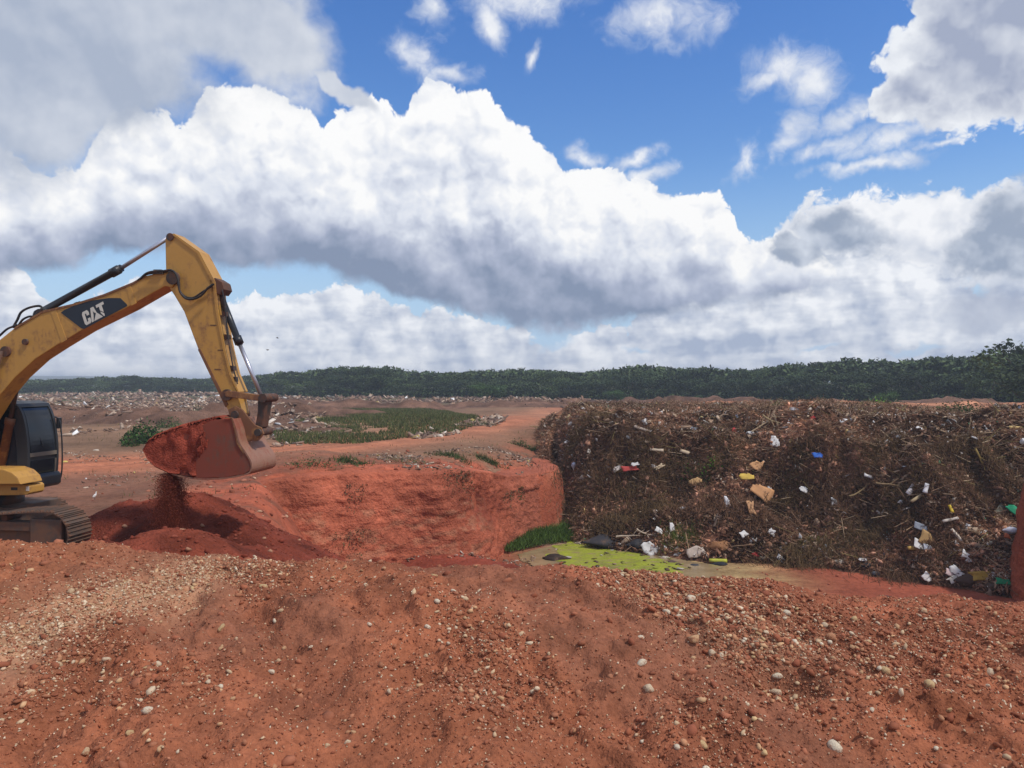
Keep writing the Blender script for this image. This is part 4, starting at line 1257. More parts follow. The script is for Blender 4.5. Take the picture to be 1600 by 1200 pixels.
# kind, px, py, width px, height px, colour, in-picture tilt (degrees), label
LIT = [
    ('sheet', 1016, 856, 22, 22, WHITE, 35, 'square white sheet lying at the edge of the green algae'),
    ('sheet', 1190, 768, 24, 30, (0.50, 0.25, 0.11), 55, 'largest brown cardboard piece in the middle of the waste bank'),
    ('sheet', 1203, 768, 8, 17, WHITE, 80, 'narrow white strip right beside the largest cardboard piece'),
    ('sheet', 1174, 793, 12, 22, (0.50, 0.27, 0.13), 80, 'upright cardboard strip below the largest cardboard piece'),
    ('sheet', 1183, 726, 18, 16, (0.55, 0.29, 0.13), 50, 'orange brown cardboard flap above the yellow sheet'),
    ('sheet', 1166, 744, 24, 9, (0.62, 0.42, 0.08), 0, 'mustard yellow sheet between two cardboard pieces'),
    ('sheet', 1087, 752, 18, 10, (0.50, 0.30, 0.13), 25, 'tan board scrap lying in the bright green weeds'),
    ('sheet', 1083, 674, 24, 13, (0.20, 0.21, 0.24), 20, 'grey slab near the top of the waste bank'),
    ('sheet', 1148, 676, 8, 14, (0.50, 0.04, 0.04), 90, 'thin red rag near the top of the waste bank'),
    ('bag', 1173, 678, 12, 8, WHITE, 0, 'small white bag beside the thin red rag'),
    ('sheet', 1211, 690, 12, 17, WHITE, 75, 'white panel leaning below the crossed pale sticks'),
    ('sheet', 1278, 711, 14, 9, (0.04, 0.14, 0.50), 10, 'blue plastic sheet high on the waste bank'),
    ('bag', 1271, 654, 8, 7, (0.50, 0.02, 0.03), 0, 'small red bag at the crest of the waste bank'),
    ('sheet', 1256, 765, 14, 9, WHITE, -20, 'white flap by itself in dark stalks below the blue sheet'),
    ('sheet', 1304, 784, 9, 13, WHITE, 80, 'white upright card in the dark middle of the waste bank'),
    ('sheet', 1137, 788, 8, 22, (0.62, 0.60, 0.60), 85, 'tall narrow grey white sheet left of the cardboard strip'),
    ('sheet', 1175, 646, 16, 8, (0.52, 0.27, 0.12), 0, 'orange brown board at the crest of the waste bank'),
    ('sheet', 1128, 707, 0, 0, PALE, 0, None),
    ('sheet', 1162, 834, 14, 10, WHITE, 20, 'white packet in the lowest part of the waste'),
    ('bag', 1178, 845, 14, 7, WHITE, 0, 'white rumpled bag just below the white packet'),
    ('sheet', 1206, 831, 10, 10, WHITE, 50, 'white scrap alone right of the white packet'),
    ('bag', 1180, 868, 12, 8, (0.45, 0.03, 0.03), 0, 'red bag on the soil at the foot of the waste'),
    ('bag', 1196, 873, 16, 6, PALE, 0, 'pale bundle just right of the red bag'),
    ('sheet', 1221, 873, 17, 7, WHITE, -40, 'long white tray standing askew right of the red bag'),
    ('bag', 1313, 878, 20, 6, PALE, 0, 'flat pale sack lying at the foot of the waste'),
    ('sheet', 1348, 874, 14, 5, WHITE, 0, 'thin white sheet at the foot of the waste, right of the pale sack'),
    ('bag', 1354, 884, 18, 9, BLACK, 0, 'black bag dropped on the red floor before the waste'),
    ('bag', 1370, 897, 14, 7, (0.10, 0.10, 0.11), 0, 'dark grey rag on the red floor in front of the black bag'),
    ('bag', 1062, 888, 0, 0, BLACK, 0, None),
    ('sheet', 1089, 862, 30, 14, (0.42, 0.34, 0.28), 15, 'grey beige crate lid by the puddle'),
    ('bag', 1076, 866, 16, 14, (0.10, 0.055, 0.035), 0, 'dark brown sack leaning on the crate lid'),
    ('bag', 1060, 867, 12, 6, WHITE, 0, 'white bag left of the dark brown sack'),
    ('bag', 1040, 872, 12, 5, PALE, 0, 'pale flat scrap at the tip of the algae'),
    ('bag', 1123, 855, 30, 16, (0.26, 0.12, 0.05), 0, 'rusty brown lump at the foot of the waste'),
    ('board', 1122, 876, 26, 5, (0.42, 0.42, 0.05), 0, 'yellow green board lying beside the puddle'),
    ('bag', 1125, 882, 18, 6, BLACK, 0, 'flat black scrap under the yellow green board'),
    ('bag', 1085, 885, 14, 6, (0.05, 0.05, 0.055), 0, 'charcoal lump on the wet mud'),
    ('bag', 1050, 879, 14, 5, (0.09, 0.055, 0.045), 0, 'small brown lump at the end of the puddle'),
    ('bag', 946, 846, 50, 10, (0.035, 0.032, 0.034), 0, 'long black plastic sheet lying along the algae'),
    ('bag', 998, 852, 26, 15, (0.03, 0.028, 0.03), 0, 'rounded black bag behind the square white sheet'),
    ('bag', 955, 861, 10, 4, WHITE, 0, 'small white cup on the algae'),
    ('branch', 988, 836, 48, 5, (0.42, 0.33, 0.25), 8, 'bleached curved branch above the black bag'),
    ('branch', 1010, 838, 34, 5, (0.46, 0.36, 0.27), -40, 'bleached forked branch end above the square white sheet'),
    ('bag', 978, 815, 0, 0, WHITE, 0, None),
    ('bag', 977, 822, 10, 8, WHITE, 0, None), ('sheet', 1050, 823, 7, 13, WHITE, 85, 'short white post in the waste above the puddle'),
    ('sheet', 1030, 828, 12, 9, WHITE, -30, 'white scrap left of the short white post'),
    ('bag', 884, 819, 9, 8, (0.55, 0.53, 0.5), 0, 'pale bag at the corner between red cliff and waste'),
    ('bag', 897, 727, 8, 8, (0.50, 0.52, 0.60), 0, 'grey white cup on the left of the waste bank'),
    ('bag', 892, 663, 8, 6, WHITE, 0, 'white scrap at the top left of the waste bank'),
    ('bag', 889, 692, 11, 5, WHITE, 0, 'flat white packet on the left slope of the waste bank'),
    ('bag', 890, 653, 8, 8, (0.50, 0.36, 0.18), 0, 'tan box at the top left edge of the waste bank'),
    ('sheet', 984, 731, 24, 8, (0.42, 0.06, 0.05), 5, 'dull red mat in the left half of the waste bank'),
    ('sheet', 965, 731, 18, 7, (0.56, 0.5, 0.46), 30, 'pale strip beside the dull red mat'),
    ('sheet', 993, 725, 12, 6, WHITE, 15, 'white scrap on top of the dull red mat'),
    ('sheet', 1030, 729, 18, 6, (0.50, 0.38, 0.24), 28, 'tan slat between red mat and green weeds'),
    ('bag', 1020, 729, 8, 7, (0.6, 0.55, 0.50), 0, 'pale knob beside the tan slat'),
    ('board', 1003, 670, 24, 4, (0.44, 0.34, 0.26), -20, 'light plank at the upper left of the waste'),
    ('board', 1026, 703, 20, 4, (0.46, 0.36, 0.26), -5, 'light plank above the green weeds'),
    ('board', 1070, 706, 14, 5, (0.50, 0.38, 0.25), -20, 'short light plank right of the long one'),
    ('branch', 1200, 660, 60, 4, (0.32, 0.23, 0.14), 30, 'long pale stick crossing the crest of the waste'),
    ('branch', 1212, 665, 50, 4, (0.30, 0.22, 0.12), -45, 'second pale stick crossing the crest of the waste'),
    ('branch', 1170, 668, 48, 4, (0.28, 0.19, 0.12), 8, 'low brown branch next to the crossed sticks'),
    ('branch', 1213, 655, 22, 4, (0.34, 0.26, 0.18), 85, 'upright stub beside the crossed sticks'),
    ('branch', 1120, 813, 24, 8, (0.13, 0.09, 0.07), 60, 'dark stump leaning above the rusty lump'),
    ('board', 1424, 764, 26, 7, (0.46, 0.42, 0.42), 42, 'grey slat leaning in the right of the waste'),
    ('board', 1447, 763, 16, 6, (0.62, 0.60, 0.60), 70, 'white slat right of the grey slat'),
    ('board', 1436, 776, 34, 4, (0.36, 0.27, 0.15), 25, 'long brown stick under the grey slat'),
    ('branch', 1534, 722, 44, 5, (0.26, 0.18, 0.06), -82, 'upright yellowish branch in the dark hollow'),
    ('board', 1485, 812, 26, 4, (0.48, 0.42, 0.36), 12, 'thin pale strip left of the white sack'),
    ('bag', 1512, 823, 8, 11, (0.60, 0.62, 0.68), 0, 'bluish white sack in the right of the waste'),
    ('sheet', 1451, 842, 26, 20, (0.38, 0.23, 0.09), -30, 'folded brown cardboard box on the lower right of the waste'),
    ('sheet', 1438, 852, 20, 13, WHITE, -30, 'bright white open box beside the folded cardboard'),
    ('sheet', 1451, 855, 12, 9, (0.66, 0.68, 0.70), 5, 'white panel touching the bright white open box'),
    ('board', 1430, 857, 22, 5, (0.52, 0.32, 0.08), -5, 'orange strip under the bright white open box'),
    ('sheet', 1440, 824, 20, 11, (0.22, 0.24, 0.28), -25, 'blue grey sheet above the folded cardboard box'),
    ('board', 1495, 836, 22, 4, (0.55, 0.46, 0.38), -60, 'broken pale stick above the white saucer'),
    ('sheet', 1509, 867, 13, 12, WHITE, -30, 'white saucer shaped lid at the lower right'),
    ('bag', 1517, 876, 13, 5, WHITE, 0, 'white wrap just below the saucer shaped lid'),
    ('bag', 1457, 873, 12, 7, (0.62, 0.55, 0.44), 0, 'cream bundle on the dark sacks'),
    ('sheet', 1496, 893, 22, 11, WHITE, -38, 'white tray standing askew at the foot of the waste'),
    ('sheet', 1486, 896, 16, 10, (0.56, 0.42, 0.40), -20, 'pinkish panel beside the askew white tray'),
    ('sheet', 1490, 905, 20, 9, (0.62, 0.58, 0.50), 20, 'cream panel in front of the askew white tray'),
    ('sheet', 1450, 902, 14, 12, WHITE, -50, 'white corner scrap left of the cream panel'),
    ('sheet', 1537, 899, 48, 14, (0.42, 0.26, 0.05), 3, 'mustard coloured mattress foam at the foot of the waste'),
    ('bag', 1519, 909, 32, 22, (0.07, 0.04, 0.028), 0, 'dark brown sack in front of the mustard foam'),
    ('bag', 1552, 918, 22, 12, (0.075, 0.045, 0.03), 0, 'small dark lump right of the dark brown sack'),
    ('sheet', 1569, 909, 24, 10, (0.02, 0.22, 0.10), 0, 'green tarpaulin piece beside the mustard foam'),
    ('sheet', 1583, 795, 12, 16, (0.02, 0.30, 0.14), 50, 'green net bag at the far right edge of the waste'),
    ('bag', 1579, 829, 16, 9, (0.56, 0.56, 0.62), 0, 'crumpled white plastic under the green net bag'),
    ('sheet', 1575, 838, 10, 7, (0.50, 0.13, 0.05), -20, 'orange red scrap under the crumpled white plastic'),
    ('board', 1563, 797, 26, 10, (0.16, 0.15, 0.11), 45, 'dull green grey plank leaning left of the green net bag'),
    ('bag', 1554, 811, 9, 7, (0.60, 0.48, 0.06), 0, 'yellow scrap under the dull plank'),
    ('board', 1486, 795, 12, 4, (0.60, 0.42, 0.04), -80, 'bright yellow stick in the right of the waste'),
    ('bag', 1408, 785, 8, 6, WHITE, 0, 'white cup left of the grey slat'), ('bag', 1530, 780, 8, 7, (0.50, 0.42, 0.38), 0, 'pale ball in the right of the waste'),
    ('bag', 1405, 683, 9, 6, WHITE, 0, 'white scrap on the straw at the upper right'), ('board', 1360, 745, 18, 5, WHITE, -25, 'white sliver in the tangled stalks'),
    ('board', 1590, 668, 26, 4, (0.52, 0.36, 0.14), -3, 'yellow pole on top of the waste at the right edge'),
    ('bag', 1599, 690, 9, 14, WHITE, 0, 'white bag at the far right edge of the waste'), ('bag', 1240, 640, 12, 5, (0.62, 0.62, 0.64), 0, 'pale bundle on the crest above the red bag'),
    ('branch', 1400, 760, 60, 5, (0.22, 0.15, 0.08), -10, 'long crooked branch left of the grey slat'), ('branch', 1350, 770, 50, 5, (0.20, 0.14, 0.07), 12, 'crooked branch above the dark hanging stalks'),
    ('bag', 872, 860, 12, 4, (0.62, 0.52, 0.44), 0, 'small pinkish board end at the corner of the algae'),
    ('bag', 868, 874, 32, 11, (0.035, 0.022, 0.016), 0, 'black rag on the red slope beside the algae'),
    ('bag', 905, 849, 12, 4, PALE, 0, 'pale scrap at the far edge of the algae'),
    ('bag', 1385, 935, 18, 5, (0.04, 0.035, 0.035), 0, 'flat black scrap on the red pit floor'),
    ('branch', 1302, 914, 0, 0, PALE, 0, None),
    # heaps of things on the plateau to the left
    ('bag', 418, 622, 9, 9, (0.80, 0.79, 0.77), 0, 'white plastic bag on the rubble behind the bucket linkage'), ('bag', 438, 619, 22, 9, (0.045, 0.03, 0.03), 0, 'black bag on the rubble right of the white plastic bag'),
    ('sheet', 446, 624, 11, 7, WHITE, -20, 'white flap lying on the black bag'), ('bag', 432, 627, 20, 6, (0.50, 0.50, 0.46), 0, 'pale grey slab below the black bag'),
    ('board', 674, 621, 12, 4, WHITE, -15, 'white pane standing on the far rubble strip'), ('board', 139, 657, 34, 3, (0.50, 0.42, 0.36), -3, 'long pale plank on the rubble right of the cab'),
    ('bag', 127, 655, 10, 3, (0.55, 0.42, 0.10), 0, 'yellow scrap beside the long pale plank'), ('branch', 262, 617, 24, 8, (0.07, 0.045, 0.035), -30, 'dark stump on the rubble field'),
    ('bag', 102, 722, 8, 3, (0.60, 0.46, 0.12), 0, 'yellow scrap on the bare earth beside the cab'), ('bag', 150, 704, 9, 3, PALE, 0, 'pale scrap on the bare earth'),
]
cb_seen = set()
for k, (kd, px, py, w, h, col, ang, lab) in enumerate(LIT):
    if not w or not lab: continue
    x, y, z = ray_hit(px, py)
    mpp = y / F * 1.05
    W_, H_ = w * mpp, h * mpp
    if kd == 'sheet':
        o = sheet_mesh({True: 'cardboard', False: 'sheet'}['card' in lab], W_ * .92, H_ * 1.0, col, k)
        lean = 62
        M = Matrix.Rotation(R(random.uniform(-18, 18)), 4, 'Z') @ Matrix.Rotation(R(lean), 4, 'X') @ Matrix.Rotation(R(0 if ang in (75, 80, 85, 90) else ang), 4, 'Z')
    elif kd == 'board':
        o = board_mesh('plank', W_, max(H_, 0.08), 0.035, col, k)
        M = Matrix.Rotation(R(random.uniform(-15, 15)), 4, 'Z') @ Matrix.Rotation(R(55), 4, 'X') @ Matrix.Rotation(R(ang), 4, 'Z')
    elif kd == 'branch':
        o = branch_mesh('branch', W_, max(0.05, H_ * 0.35), col, k)
        M = Matrix.Rotation(R(random.uniform(-15, 15)), 4, 'Z') @ Matrix.Rotation(R(60), 4, 'X') @ Matrix.Rotation(R(ang), 4, 'Z')
    else:
        o = bag_mesh('bag' if 'bag' in lab or 'sack' in lab else 'scrap', W_ * 0.95, col, k, flat=min(1.0, 0.9 * h / w + 0.1))
        M = Matrix.Rotation(R(random.choice((0, 180)) + random.uniform(-20, 20)), 4, 'Z') @ Matrix.Rotation(R(random.uniform(-8, 8)), 4, 'X')
    bury = -0.04
    lift = {'sheet': 0.10, 'board': 0.10, 'branch': 0.10, 'bag': 0.18}[kd] * min(W_, max(H_, .1))
    pull = (0.30 if kd == 'sheet' else 0.22 if kd in ('board', 'branch') else 0.12 if py < 845 else 0.0) / y if y < 60 and x > 1 else 0.0
    o.matrix_world = Matrix.Translation((x * (1 - pull), y * (1 - pull), z * (1 - pull) + lift * 0.25)) @ M
    cats = {'sheet': 'sheet', 'board': 'plank', 'branch': 'branch', 'bag': 'scrap'}
    tag(o, lab, cats[kd])

# extra mid-sized pieces, one object each, so the bank shows lifted edges everywhere
X, Y, Z = waste_points(150, lambda x, y, z: 0.2 + 0.8 * sst(x, 13, 16), y1=44)
shared = [sheet_mesh('scrap', 0.30, 0.17, c, 700 + i_).data for i_, c in enumerate([(0.45, 0.33, 0.22), (0.60, 0.56, 0.50), (0.30, 0.18, 0.10), (0.42, 0.24, 0.12), (0.68, 0.66, 0.64), (0.24, 0.15, 0.1)])]
for o in [o for o in COL.objects if o.name.startswith('scrap') and o.data in shared]: bpy.data.objects.remove(o)
for i in range(len(X)):
    o = bpy.data.objects.new('scrap', shared[random.choice((0, 0, 1, 2, 2, 3, 3, 4, 5, 5))])
    o.location = (X[i], Y[i], Z[i] + 0.12); o.rotation_euler = (random.uniform(0, 1.4), random.uniform(-.5, .5), random.uniform(-1.2, 1.2)); s = random.uniform(.55, 1.35)
    o.scale = (s, s, s); link(o, waste)

# flecks floating on the puddle
n = 60
P_ = np.array([at_z(a, b, PZ + .07) for a, b in zip(RNG.uniform(868, 1080, n), RNG.uniform(852, 906, n))])
s = RNG.uniform(.03, .16, n)
tag(scatter('floating_litter', BOX, np.stack([P_[:, 0], P_[:, 1], np.full(n, PZ + .085)], 1), rand_rot(n, .1), np.stack([s * 2, s, s * .2], 1), pick_cols(n, [(.10, .06, .04), (.30, .22, .12), (.5, .45, .38), (.2, .2, .03)], [5, 4, 1, 3]), M_litter, .3), 'small flecks of litter floating on the algae puddle', 'litter', kind='stuff')

# ------------------------------------------------------------------ grass and weeds
M_grass = simple_mat('grass_blades', (1, 1, 1), 0.8, var=0.25, scale=0.8, tint=True, spec=0.15)
BLADE = (np.array([(-.5, 0, 0), (.5, 0, 0), (0.15, 0.25, 1.0)]), np.array([(0, 1, 2)]))
LEAF = (np.array([(-.5, 0, 0), (0, -.35, .05), (.5, 0, 0), (0, .35, .05)]), np.array([(0, 1, 2, 3)]))


def grass(name, X, Y, Z, h, w, pal, label=None, parent=None, tilt=0.35, kind='stuff', category='grass', wts=None):
    n = len(X)
    hh = h * RNG.uniform(.5, 1.3, n)
    S = np.stack([np.full(n, w) * RNG.uniform(.6, 1.4, n), hh * 0.6, hh], 1)
    C = pick_cols(n, pal, wts, 0.25)
    o = scatter(name, BLADE, np.stack([X, Y, Z - 0.02], 1), rand_rot(n, tilt), S, C, M_grass, parent=parent)
    if parent is None: tag(o, label, category, kind=kind)
    else: o['kind'] = kind
    return o


def px_poly_points(n, poly, z, pad=0):
    P = np.array([at_z(px, py, z) for px, py in poly])
    lo, hi = P.min(0), P.max(0)
    X = RNG.uniform(lo[0], hi[0], n * 4); Y = RNG.uniform(lo[1], hi[1], n * 4)
    k = inside(X, Y, P)
    return X[k][:n], Y[k][:n]


G1 = [(0.07, 0.095, 0.028), (0.10, 0.118, 0.038), (0.15, 0.14, 0.055), (0.20, 0.16, 0.08), (0.055, 0.07, 0.028)]
X, Y = px_poly_points(60000, [(455, 660), (500, 642), (560, 633), (640, 632), (700, 638), (745, 650), (752, 660), (720, 668), (640, 676), (560, 684), (490, 684), (440, 686), (420, 672)], GZ + 0.35)
k = fbm(X, Y, 0.3, 4, 0.6, 601) > -0.42
grass('grass_patch', X[k], Y[k], ground_z(X[k], Y[k]), 0.26, 0.07, G1, 'rough green grass patch between the road and the rubble', wts=[4, 4, 3, 1.5, 3])
X, Y = px_poly_points(6500, [(780, 850), (800, 845), (835, 836), (862, 826), (878, 824), (876, 842), (850, 850), (815, 858), (790, 858)], PZ + 0.3)
X2, Y2 = resample(np.array([(-1.2, 34.5), (0.35, 36.0), (2.0, 37.0), (2.5, 37.6)]), 0.0008)[0].T
m_ = min(len(X2), 5200); idx = RNG.choice(len(X2), m_)
u = RNG.random(m_) ** 1.3
X2 = X2[idx] + 0.75 * u; Y2 = Y2[idx] - 0.75 * u
hgt = 0.45 * (1 - u) * sst(X2, -1.5, 1.6)
X2 = X2 + 0.35; Y2 = Y2 - 0.35
Z2 = PZ + hgt + 0.1
grass('bank_grass', X2, Y2, Z2, 0.34, 0.035, [(0.085, 0.14, 0.025), (0.11, 0.18, 0.035), (0.06, 0.10, 0.02)], 'strip of green grass at the foot of the red cliff', tilt=0.5)
# sparse dry weeds over the plateau
n = 9000
X = RNG.uniform(-40, 6, n); Y = 22 + 60 * RNG.random(n) ** 1.2
k = (fbm(X, Y, 0.25, 4, 0.6, 611) > 0.16) & (band(X, Y, ROAD, 2.5) < 0.25) & (pit_depth(X, Y) < 0.01)
grass('dry_weeds', X[k], Y[k], ground_z(X[k], Y[k]), 0.20, 0.03, [(0.13, 0.11, 0.045), (0.09, 0.10, 0.035), (0.20, 0.15, 0.08)], 'sparse dry weeds on the bare plateau', category='weeds')


def tuft(px, py, n, h, spread, pal, label, cat='weeds', name='weeds', leafy=False, dy=0):
    x, y, z = ray_hit(px, py)
    X = x + RNG.normal(0, spread, n); Y = y + dy + RNG.normal(0, spread * .6, n)
    Z = surf(X, Y)
    C = pick_cols(n, pal, None, .3)
    if leafy:
        hh = np.abs(RNG.normal(0, .5, n)) * h * np.exp(-((X - x) / (spread * 1.5)) ** 2)
        s = RNG.uniform(.6, 1.3, n) * h * 0.22
        o = scatter(name, LEAF, np.stack([X, Y, Z + hh], 1), rand_rot(n, 0.7), np.stack([s, s, s], 1), C, M_grass)
    else:
        hh = h * RNG.uniform(.5, 1.3, n)
        o = scatter(name, BLADE, np.stack([X, Y, Z], 1), rand_rot(n, .55), np.stack([np.full(n, .035), hh * .8, hh], 1), C, M_grass)
    return tag(o, label, cat)


GB = [(0.10, 0.24, 0.025), (0.14, 0.30, 0.03), (0.07, 0.15, 0.02)]
GD = [(0.035, 0.065, 0.018), (0.05, 0.085, 0.022), (0.07, 0.10, 0.03)]
tuft(1105, 742, 700, 0.38, 0.42, GB, 'bright green weeds right of the tan board scrap', leafy=True)
tuft(1074, 752, 450, 0.32, 0.25, GB, 'bright green weeds left of the tan board scrap', leafy=True)
tuft(1064, 846, 800, 0.45, 0.45, [(0.12, 0.16, 0.03), (0.09, 0.13, 0.025), (0.18, 0.17, 0.06)], 'green grassy clump at the foot of the waste')
tuft(1060, 722, 450, 0.3, 0.6, GD, 'dark green weeds high on the left of the waste', leafy=True)
tuft(1095, 668, 300, 0.3, 0.4, GD, 'dark green weeds right of the grey slab', leafy=True)
tuft(1250, 728, 400, 0.3, 0.5, GD, 'dark green weeds under the blue sheet', leafy=True)
tuft(1215, 639, 500, 0.55, 0.6, [(0.14, 0.17, 0.05), (0.10, 0.12, 0.03)], 'yellowish green shrub on the crest of the waste', leafy=True)
tuft(1510, 648, 800, 0.7, 1.0, [(0.06, 0.08, 0.025), (0.09, 0.10, 0.035)], 'low green shrub on the crest of the waste at the right', leafy=True)
tuft(1372, 632, 300, 0.6, 0.6, GB, 'small bright shrub before the dark wood', leafy=True)
tuft(1270, 850, 260, 0.4, 0.3, [(0.20, 0.19, 0.05), (0.14, 0.14, 0.04)], 'yellowish grass stalks low in the waste')
tuft(1395, 690, 300, 0.35, 0.5, [(0.20, 0.15, 0.08)], 'dry straw tuft on top of the waste')
for i_, (px, py, n_, h_, sp_) in enumerate([(488, 727, 500, 0.30, 0.45), (548, 722, 220, 0.28, 0.35), (632, 722, 420, 0.25, 0.6), (706, 713, 350, 0.26, 0.5), (722, 722, 220, 0.22, 0.3), (765, 722, 320, 0.35, 0.35), (815, 697, 420, 0.40, 0.35), (835, 705, 200, 0.35, 0.25), (757, 665, 300, 0.4, 0.6)]):
    tuft(px, py, n_, h_, sp_, GD + [(0.12, 0.11, 0.05)], ['dark weeds on the pit rim next to the bucket', 'small weeds on the pit rim, second from the bucket', 'low weeds in the rubble on the middle of the rim', 'weeds beside the road above the cliff', 'short weeds just under the roadside ones', 'drooping weeds at the lip of the sunken shoulder',
                                              'dark tall weeds on the shoulder beside the waste bank', 'small weeds between tall weeds and waste bank', 'weeds at the end of the grass patch'][i_], leafy=(i_ % 2 == 0))
# hanging vegetation on the cliff
def cliff_plant(s_at, t_at, n, spread, label, pal=GD):
    j = int(np.argmin(np.abs(ws - s_at)))
    ii = np.clip((j + RNG.normal(0, spread / 0.09, n)).astype(int), 0, len(ws) - 1)
    tv = np.clip(t_at + np.abs(RNG.normal(0, 0.10, n)) * 1.0, 0, 1); ti = (tv * (rows - 1)).astype(int)
    P = np.stack([WX0[ti, ii], WY0[ti, ii], ZG0[ti, ii]], 1) + nrm[ii][:, [0, 1]].repeat(1, 0) @ np.array([[1, 0, 0], [0, 1, 0]]) * RNG.uniform(0, .12, (n, 1))
    sz_ = RNG.uniform(.035, .09, n)
    o = scatter('cliff_leaves', LEAF, P, rand_rot(n), np.stack([sz_, sz_, sz_ * 2], 1), pick_cols(n, pal, None, .3), M_grass)  # loose leaf cluster of a cliff plant, without stem
    tag(o, label, 'plant')


WX0, WY0, ZG0 = None, None, None
_w = np.array([v.co[:] for v in wall.data.vertices]).reshape(rows, -1, 3)
WX0, WY0, ZG0 = _w[..., 0], _w[..., 1], _w[..., 2]
GO = [(0.13, 0.095, 0.045), (0.10, 0.085, 0.035), (0.17, 0.10, 0.055), (0.08, 0.06, 0.03)]
cliff_plant(9.3, 0.03, 350, 0.30, 'dark plant hanging from the cliff lip above the dark hollow', GO)
cliff_plant(8.3, 0.03, 140, 0.25, 'small roots hanging left of the dark hanging plant', GO)
cliff_plant(14.2, 0.22, 160, 0.35, 'olive growth across the smooth part of the cliff', GO)
cliff_plant(15.3, 0.18, 90, 0.12, 'single dark plant near the right end of the cliff', GD)
cliff_plant(4.4, 0.45, 220, 0.40, 'dull scrub low on the left of the cliff', GO)
cliff_plant(4.6, 0.12, 120, 0.22, 'olive plant high on the left of the cliff', GO)


# bushes on the plateau
def bush(px, py, w, h, n, pal, label, name='bush'):
    x, y, z = ray_hit(px, py)
    th = RNG.uniform(0, 2 * math.pi, n); rr = RNG.random(n) ** .4
    el = np.abs(RNG.normal(0, .6, n)).clip(0, 1.5)
    lump = 1 + .5 * vnoise(th * 1.3, el * 2, int(px))
    X = x + w / 2 * rr * np.cos(th) * np.cos(el) * lump; Y = y + w / 2 * rr * np.sin(th) * np.cos(el) * lump
    Z = ground_z(X, Y) + h * rr * np.sin(el) * lump * 1.2
    s = RNG.uniform(.08, .2, n) * max(h, .5)
    e = empty(name, (x, y, float(ground_z(x, y))), label, 'bush')
    o = scatter('leaves', LEAF, np.stack([X - x, Y - y, Z - e.location.z], 1), rand_rot(n, .8), np.stack([s, s, s], 1), pick_cols(n, pal, None, .35), M_grass, parent=e)
    V, Fs = [], []
    st = scatter('stems', PRISM, np.array([(RNG.uniform(-w * .2, w * .2), RNG.uniform(-w * .2, w * .2), h * .3) for _ in range(9)]), np.stack([np.array(Matrix.Rotation(R(90 + random.uniform(-35, 35)), 3, 'Y') @ Matrix.Rotation(R(random.uniform(-30, 30)), 3, 'Z')) for _ in range(9)]),
                 np.tile((h * .8, .03, .03), (9, 1)), np.tile((.10, .065, .04), (9, 1)), M_twig, parent=e)
    st['kind'] = 'stuff'
    return e


DG = [(0.035, 0.075, 0.020), (0.055, 0.11, 0.025), (0.025, 0.045, 0.015)]
bush(222, 692, 2.4, 1.05, 1500, DG, 'dark green bush left of the raised bucket')
bush(205, 697, 1.3, 0.6, 500, DG, 'smaller green bush on the left side of the dark one')
bush(262, 668, 2.4, 0.7, 700, DG, 'low green bush behind the dark one, towards the arm')
bush(298, 655, 2.4, 0.6, 600, DG, 'low green bush between bucket and rubble, nearest the arm')
bush(310, 648, 1.2, 0.9, 300, DG, 'upright dark bush standing left of the arm')
bush(430, 655, 2.6, 0.5, 500, G1, 'scrubby bush on the rubble beside the bucket linkage')
bush(548, 643, 0.8, 0.5, 0 + 200, G1, 'small scrub rising from the grass patch')

# ------------------------------------------------------------------ rubble fields on the plateau
def field_points(n, poly, z=GZ + 0.2, thr=-1, seed=1, sc=0.3):
    X, Y = px_poly_points(n, poly, z)
    k = fbm(X, Y, sc, 4, 0.6, seed) > thr
    return X[k], Y[k]


def mound_strip(x, y):
    """low ridges of tipped waste far across the plateau"""
    a = 1.0 * band(x, y, [(-75, 72), (-45, 66), (-26, 64), (-17, 70)], 4.5)
    b_ = 0.9 * band(x, y, [(-30, 95), (-14, 100), (2, 108), (16, 112), (40, 105), (70, 100)], 4.5)
    c_ = 0.6 * band(x, y, [(-18, 58), (-14, 52)], 3.0)
    return np.maximum(0, (a + b_ + c_) * (0.9 + 1.3 * fbm(x, y, 0.25, 4, 0.6, 651)) - 0.12)


rx_ = spaced([(-90, 72, 0.8)]); ry_ = spaced([(44, 122, 0.8)])
ridge = grid_mesh('rubble_ridges', rx_, ry_, lambda X, Y: ground_z(X, Y) - 0.15 + mound_strip(X, Y) * 1.25, lambda x, y, z: np.clip(np.tile((0.165, 0.09, 0.06), (len(x), 1)) * (1 + 0.8 * fbm(x, y, .8, 4, .6, 652)[:, None]), .01, .8), M_waste)
tag(ridge, 'low brown ridges of tipped rubble across the plateau', kind='structure')


def field(name, n, poly, label, size, pal, wts, thr=-1, seed=1, zoff=0.0, sc=0.3):
    X, Y = field_points(n, poly, thr=thr, seed=seed, sc=sc)
    n = len(X)
    s = size * (0.35 + RNG.random(n) ** 3) * (0.6 + Y / 90)
    Z = ground_z(X, Y) + np.where((Y > 44) & (X > -90), mound_strip(X, Y) * 1.25 - 0.15, 0).clip(0) + s * .15
    S = np.stack([s * RNG.uniform(1, 2.6, n), s * .8, s * RNG.uniform(.08, .5, n)], 1)
    o = scatter(name, BOX, np.stack([X, Y, Z], 1), rand_rot(n, .45), S, pick_cols(n, pal, wts, .25), M_litter, .3)
    return tag(o, label, 'rubble', kind='stuff')


